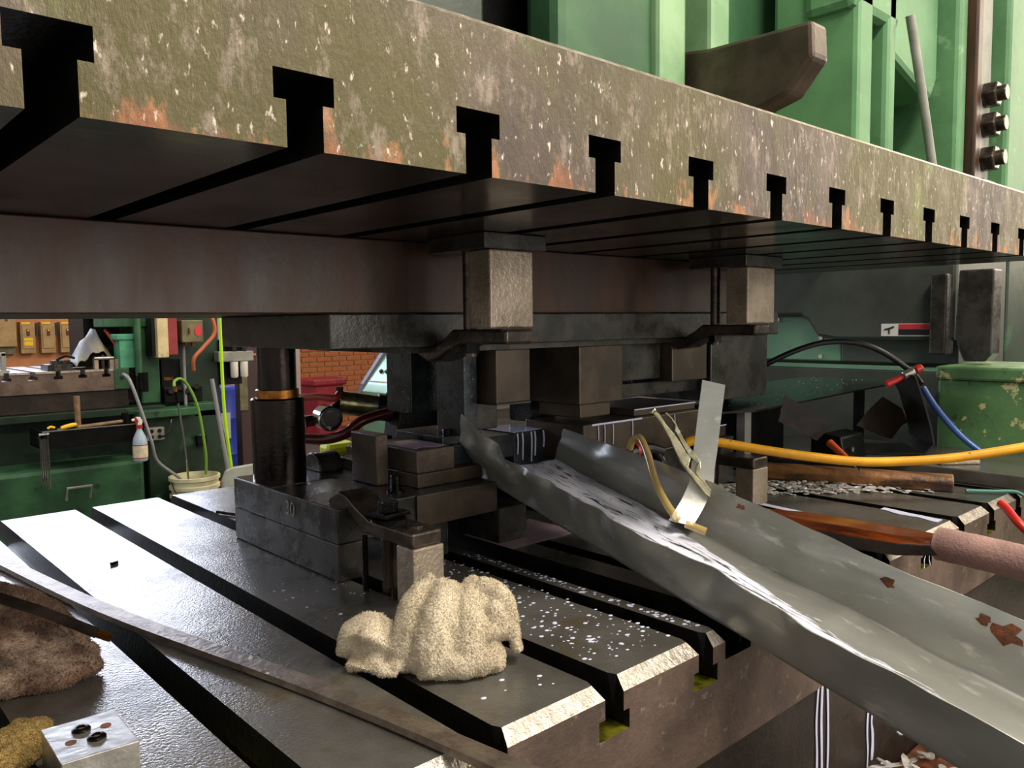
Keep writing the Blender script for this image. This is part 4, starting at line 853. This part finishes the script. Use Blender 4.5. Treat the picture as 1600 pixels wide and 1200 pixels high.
bm = prism(B(), [(1.74, -.72), (1.742, -.54), (1.765, -.485), (1.80, -.47), (2.05, -.46), (2.10, -.5), (2.10, -.72)], 'y', 4.0, 4.03); obj('backrest', bm, 'grey_tub', tb, bevel=.008)
obj('seat', bx(1.76, 2.08, 3.68, 4.0, -.72, -.69), 'grey_tub', tb, bevel=.01)
for x, y in ((1.78, 3.70), (2.06, 3.70), (1.78, 3.98), (2.06, 3.98)): obj('leg', bx(x-.012, x+.012, y-.012, y+.012, -.9498, -.71), 'grey_paint', tb)
obj('orange_crate', bx(2.02, 2.20, 4.55, 4.75, -.9495, -.68), 'orange_plastic', label='orange crate edge behind the cream bucket', cat='crate', bevel=.01)
# tray on the press front
tr = root('tool_tray', (1.2, 4.6, -.32), 'black sheet metal tool tray on the front of the green press', 'tray')
obj('tray_floor', bx(.95, 1.45, 4.50, 4.80, -.325, -.318), 'black_steel', tr); obj('tray_front', bx(.95, 1.45, 4.495, 4.502, -.325, -.225), 'black_steel', tr); obj('tray_lip', bx(.95, 1.45, 4.488, 4.502, -.226, -.221), 'clean_steel', tr)
obj('tray_side', bx(.95, .956, 4.50, 4.80, -.325, -.224), 'black_steel', tr); obj('tray_side', bx(1.444, 1.45, 4.50, 4.80, -.325, -.224), 'black_steel', tr); obj('hook_bar', cyl(B(), (.925, 4.46, -.232), (.975, 4.46, -.232), .006, seg=10), 'chrome', tr)
obj('hook_bar_arm', bx(.95, .96, 4.455, 4.50, -.238, -.226), 'black_steel', tr)
def hammer(loc, hlen, d, lab, head=True):
    a = V(loc); d = V(d).normalized(); h = root('hammer', loc, lab, 'hammer'); obj('handle', tube(B(), [a, a+d*hlen*.5, a+d*hlen], lambda t: .013-.003*t, 12, 3), 'wood_handle', h)
    s = d.cross(V((0, 1, 0))).normalized(); e = a+d*hlen; obj('head', cyl(B(), e-s*.05, e+s*.05, .019, seg=14), 'dark_bolt', h, bevel=.003); return h
hammer((1.14, 4.55, -.222), .26, (1, .0, .06), 'wooden-handled hammer lying along the black tool tray')
hm = root('mallet', (1.17, 4.66, -.318), 'upright wooden mallet handle sticking up out of the tool tray', 'mallet')
obj('handle', tube(B(), [(1.175, 4.66, -.26), (1.172, 4.66, -.16), (1.170, 4.66, -.05)], lambda t: .015+.003*t, 12, 3), 'wood_handle', hm); obj('head', cyl(B(), (1.12, 4.66, -.285), (1.23, 4.66, -.285), .032, seg=16), 'dark_bolt', hm, bevel=.004)
kf = root('utility_knife', (1.09, 4.53, -.22), 'yellow utility knife on the edge of the tool tray', 'knife'); obj('body', tube(B(), [(1.05, 4.525, -.215), (1.09, 4.525, -.205), (1.13, 4.525, -.200)], lambda t: .010+.002*math.sin(t*3), 8, 3), 'yellow_sign', kf); obj('blade', bx(1.03, 1.05, 4.523, 4.527, -.220, -.212), 'chrome', kf)
obj('yellow_clip', tube(B(), [(.985, 4.53, -.212), (1.0, 4.53, -.203), (1.02, 4.53, -.210)], .007, 8, 3), 'yellow_sign', label='small yellow clip at the left end of the tool tray', cat='clip')
for i, (x, l) in enumerate(((.930, .27), (.941, .25), (.952, .28), (.965, .30))):
    w_ = root('wrench', (x, 4.455, -.24-l), ['leftmost combination wrench hanging from the tool tray', 'second combination wrench from the left hanging from the tool tray', 'third combination wrench from the left hanging from the tool tray', 'longest, rightmost combination wrench hanging from the tool tray'][i], 'wrench', 'wrenches hanging on the tray')
    obj('shank', bx(x-.004, x+.004, 4.452, 4.458, -.24-l+.02, -.255), 'chrome', w_, bevel=.001)
    obj('ring_end', cyl(B(), (x, 4.451, -.248), (x, 4.459, -.248), .011, seg=14), 'chrome', w_)
    obj('open_end', prism(B(), [(x-.005, -.24-l+.022), (x+.005, -.24-l+.022), (x+.011, -.24-l+.010), (x+.008, -.24-l), (x+.003, -.24-l+.008), (x-.003, -.24-l+.008), (x-.008, -.24-l), (x-.011, -.24-l+.010)], 'y', 4.452, 4.458), 'chrome', w_)
sp_ = root('spray_bottle', (1.443, 4.45, -.438), 'clear spray bottle with a red and white trigger hanging on the tray corner', 'spray bottle')
bo = obj('bottle', lathe(B(), (1.443, 4.45, -.438), [(.036, 0), (.041, .01), (.041, .105), (.036, .135), (.020, .170), (.014, .185), (.014, .195)], 24), 'bottle_blue', sp_)
obj('label', lathe(B(), (1.443, 4.45, -.422), [(.0414, 0), (.0414, .08)], 24), 'paper', bo)
for zz in (-.421, -.346): obj('label_stripe', lathe(B(), (1.443, 4.45, zz), [(.0418, 0), (.0418, .005)], 24), 'red_panel', bo)
obj('collar', cyl(B(), (1.443, 4.45, -.245), (1.443, 4.45, -.227), .018, seg=18), 'red_plastic', sp_)
obj('sprayer', prism(B(), [(1.430, -.227), (1.456, -.227), (1.462, -.205), (1.448, -.180), (1.425, -.178), (1.428, -.19), (1.437, -.205)], 'y', 4.44, 4.46), 'white_plastic', sp_, bevel=.003)
obj('trigger', prism(B(), [(1.416, -.182), (1.432, -.184), (1.428, -.205), (1.436, -.222), (1.430, -.223), (1.419, -.205)], 'y', 4.443, 4.457), 'red_plastic', sp_); obj('nozzle', cyl(B(), (1.418, 4.45, -.193), (1.404, 4.45, -.197), .008, seg=12), 'white_plastic', sp_)
obj('bottle_hook', bx(1.45, 1.458, 4.445, 4.50, -.240, -.226), 'black_steel', tr)
obj('hanging_cable', tube(B(), [(1.445, 4.7, .06), (1.45, 4.6, .025), (1.51, 4.58, -.192), (1.545, 4.56, -.35), (1.59, 4.6, -.48), (1.72, 4.62, -.60), (1.74, 4.64, -.64)], .010, 10), 'grey_cable', label='grey cable hanging from the press bolster into the bucket', cat='cable')
ob = root('outlet_box', (1.63, 4.78, -.37), 'grey four-way socket box mounted on the green column foot', 'socket box')
obj('plate', bx(1.58, 1.685, 4.74, 4.80, -.367, -.286), 'grey_paint', ob, bevel=.003)
for x in (1.607, 1.655):
    for zz in (-.308, -.345): obj('socket', cyl(B(), (x, 4.74, zz), (x, 4.737, zz), .013, seg=14), 'black_plastic', ob)
obj('plug_cable', tube(B(), [(1.655, 4.735, -.345), (1.69, 4.70, -.33), (1.72, 4.72, -.26), (1.75, 4.78, -.2)], .006, 8), 'black_hose', label='black plug lead rising from the socket box', cat='cable')
bk = root('bucket', (1.809, 4.6, -.95), 'cream plastic bucket with ribbed rim on the floor beyond the bolster', 'bucket')
obj('pail', lathe(B(), (1.809, 4.6, -.9495), [(.125, 0), (.132, .22), (.150, .225), (.150, .245), (.138, .25), (.140, .275), (.152, .28), (.152, .30), (.142, .305), (.144, .33), (.154, .335), (.154, .355), (.142, .357), (.138, .30), (.12, .012)], 36), 'cream_plastic', bk)
obj('bail', tube(B(), [(1.66, 4.59, -.61), (1.655, 4.52, -.66), (1.67, 4.46, -.72)], .004, 8), 'black_plastic', bk)
aw = root('air_wand', (1.77, 4.62, -.62), 'long thin chrome air wand standing in the cream bucket', 'air wand')
obj('pipe', tube(B(), [(1.69, 4.5, -.12), (1.74, 4.56, -.38), (1.80, 4.66, -.75)], .007, 10, 3), 'chrome', aw); obj('coupler', cyl(B(), (1.676, 4.5, -.03), (1.69, 4.5, -.12), .011, seg=12), 'dark_bolt', aw); obj('connector', cyl(B(), (1.674, 4.5, -.02), (1.677, 4.5, -.05), .013, seg=12), 'bronze', aw)
obj('green_air_line', tube(B(), [(1.672, 4.5, -.02), (1.69, 4.54, .012), (1.745, 4.58, .02), (1.80, 4.6, -.04), (1.851, 4.6, -.181), (1.885, 4.6, -.45), (1.89, 4.62, -.60)], .009, 10), 'green_hose', label='olive green air line arching above the chrome air wand', cat='hose')
# things on the background bolster
rows_ = []
for i in range(15):
    x = 1.24+.225*i/14; rr_ = []
    for j in range(9):
        y = 4.90+.30*j/8; e = max(0, 1-abs(x-1.375)/(.14 if x < 1.375 else .10))**.65*max(0, 1-abs(y-5.03)/.17)**.6
        rr_.append((x, y, .0935+.262*e+.016*math.sin(i*1.4+j*.6)*(e > .02)*(1-e*.5)))
    rows_.append(rr_)
tp = obj('draped_sheet', sheet(B(), rows_, .004), 'tarp_grey', label='grey and tan sheet draped over a fixture on the background bolster', cat='cloth')
obj('red_lever', tube(B(), [(1.440, 5.0, .33), (1.49, 4.92, .21), (1.535, 4.88, .103)], .011, 10, 2), 'red_hose', label='red lever rod leaning on the background bolster', cat='lever')
fx = root('fixture', (1.16, 5.0, .09), 'dark steel fixture with levers on the background bolster', 'fixture')
obj('base', bx(1.09, 1.225, 4.92, 5.1, .0897, .125), 'die_dark', fx, bevel=.003); obj('arm', bx(1.12, 1.222, 4.95, 5.0, .125, .15), 'die_dark', fx, bevel=.004); obj('lever', tube(B(), [(1.14, 4.93, .15), (1.19, 4.93, .175), (1.24, 4.93, .16)], .008, 8), 'dark_bolt', fx); obj('stud', cyl(B(), (1.126, 4.9, .05), (1.126, 4.9, .15), .010, seg=10), 'clamp_steel', fx)
cc = root('fixture_clamp', (1.38, 4.95, .09), 'bright rounded clamp on spacers at the right end of the background bolster', 'clamp')
obj('bar', bx(1.335, 1.455, 4.88, 4.93, .145, .165), 'clean_steel', cc, bevel=.009); obj('stud', cyl(B(), (1.39, 4.9, .05), (1.39, 4.9, .175), .010, seg=12), 'clamp_steel', cc)
obj('spacer', bx(1.337, 1.36, 4.885, 4.925, .0897, .145), 'block_steel', cc); obj('spacer', bx(1.425, 1.45, 4.885, 4.925, .0897, .145), 'block_steel', cc); obj('spacer', bx(1.455, 1.475, 4.885, 4.925, .0897, .148), 'block_steel', cc)
ub = root('angle_frame', (.84, 4.92, .09), 'grey steel angle bracket at the left edge on the background bolster', 'bracket')
obj('upright', bx(.850, .875, 4.90, 4.95, .0897, .205), 'grey_paint', ub, bevel=.003); obj('top', bx(.70, .875, 4.90, 4.95, .185, .207), 'grey_paint', ub, bevel=.003); obj('foot', bx(.70, .885, 4.88, 4.95, .0897, .105), 'clean_steel', ub)
# electrical boxes on the wall
for i, x in enumerate((1.655, 1.829, 1.998)):
    e = root('disconnect_box', (x+.06, 8.45, .10), ['tan electrical disconnect box with two yellow labels, leftmost of three', 'tan electrical disconnect box, middle of three on the far wall', 'tan electrical disconnect box, rightmost of three on the far wall'][i], 'electrical box', 'disconnect boxes on the far wall')
    obj('case', bx(x, x+.125, 8.42, 8.5395, .10, .405), 'tan_box', e, bevel=.004); obj('cover', bx(x+.012, x+.113, 8.41, 8.42, .145, .375), 'tan_box', e, bevel=.004)
    obj('top_label', bx(x+.01, x+.085, 8.415, 8.42, .382, .402), 'yellow_sign', e); obj('switch', bx(x+.05, x+.075, 8.40, 8.41, .27, .335), 'maroon', e); obj('switch_mark', bx(x+.055, x+.07, 8.397, 8.40, .315, .33), 'yellow_sign', e)
    obj('lever', bx(x+.128, x+.145, 8.42, 8.44, .27, .39), 'black_plastic', e)
    if i == 0: obj('warning_label', bx(x+.025, x+.10, 8.405, 8.41, .175, .215), 'yellow_sign', e); obj('warning_label', bx(x+.025, x+.10, 8.405, 8.41, .222, .25), 'yellow_sign', e)
bb_ = root('breaker_cabinet', (1.55, 8.45, .18), 'large tan breaker cabinet left of the disconnect boxes', 'electrical box')
obj('case', bx(1.30, 1.62, 8.40, 8.5395, .17, .60), 'tan_box', bb_, bevel=.005); obj('badge', bx(1.53, 1.55, 8.395, 8.40, .41, .43), 'maroon', bb_); obj('skirt', bx(1.30, 1.61, 8.45, 8.5395, .10, .17), 'box_olive', bb_)
# red bin and control desk
rbn = root('red_bin', (4.3, 7.4, -.95), 'tall dark red waste bin in front of the brick wall', 'bin')
obj('tub', prism(B(), [(4.17, -.95), (4.43, -.95), (4.47, -.30), (4.13, -.30)], 'y', 7.25, 7.6), 'bin_red', rbn, bevel=.02); obj('lid', bx(4.10, 4.50, 7.22, 7.63, -.31, -.235), 'bin_red', rbn, bevel=.02)
cd_ = root('control_desk', (3.9, 5.2, -.95), 'green control desk with a sloping grey panel full of push buttons', 'control desk')
pr = [(3.56, -.95), (3.56, -.22), (3.60, -.16), (3.88, .17), (3.98, .42), (4.4, .42), (4.4, -.95)]
obj('cabinet', prism(B(), pr, 'y', 4.7, 5.42), 'panel_green', cd_, bevel=.006); obj('side_edge', prism(B(), [(3.54, -.26), (3.58, -.16), (3.86, .19), (3.99, .46), (4.05, .46), (3.90, .14), (3.64, -.2)], 'y', 5.42, 5.47), 'console_edge', cd_)
fn = V((.33, 0, .28)).normalized(); nn = V((-.28, 0, .33)).normalized()
def onf(t, y): return V((3.60, y, -.16))+fn*t
bm = B(); a, b_ = onf(.02, 4.72), onf(.40, 5.40); hexa(bm, [onf(.02, 4.72), onf(.02, 5.40), onf(.41, 5.40), onf(.41, 4.72), onf(.02, 4.72)+nn*.006, onf(.02, 5.40)+nn*.006, onf(.41, 5.40)+nn*.006, onf(.41, 4.72)+nn*.006]); obj('face_plate', bm, 'console_grey', cd_)
for r_, t in enumerate((.13, .24, .36)):
    for k in range(7):
        y = 5.30-.085*k; p = onf(t, y)+nn*.006; mm = {(0, 2): 'knob_yellow', (0, 5): 'knob_pink', (1, 4): 'knob_yellow'}.get((r_, k), 'black_plastic'); obj('push_button', cyl(B(), p, p+nn*.035, .020, .017, 14), mm, cd_)
bm = B(); hexa(bm, [onf(.29, 5.33)+nn*.0062, onf(.29, 5.40)+nn*.0062, onf(.39, 5.40)+nn*.0062, onf(.39, 5.33)+nn*.0062, onf(.29, 5.33)+nn*.008, onf(.29, 5.40)+nn*.008, onf(.39, 5.40)+nn*.008, onf(.39, 5.33)+nn*.008]); obj('orange_sticker', bm, 'orange_sticker', cd_)
obj('yellow_bag', bx(.955, 1.04, 1.40, 1.46, -.008, .032), 'slip_yellow', label='yellow-green bag showing under the wine-red hose', cat='bag', bevel=.015)
obj('bag_stand', bx(.90, 1.10, 1.35, 1.52, -.95, -.0085), 'black_steel', label='black stand behind the bolster carrying the yellow-green bag', cat='stand', bevel=.01)
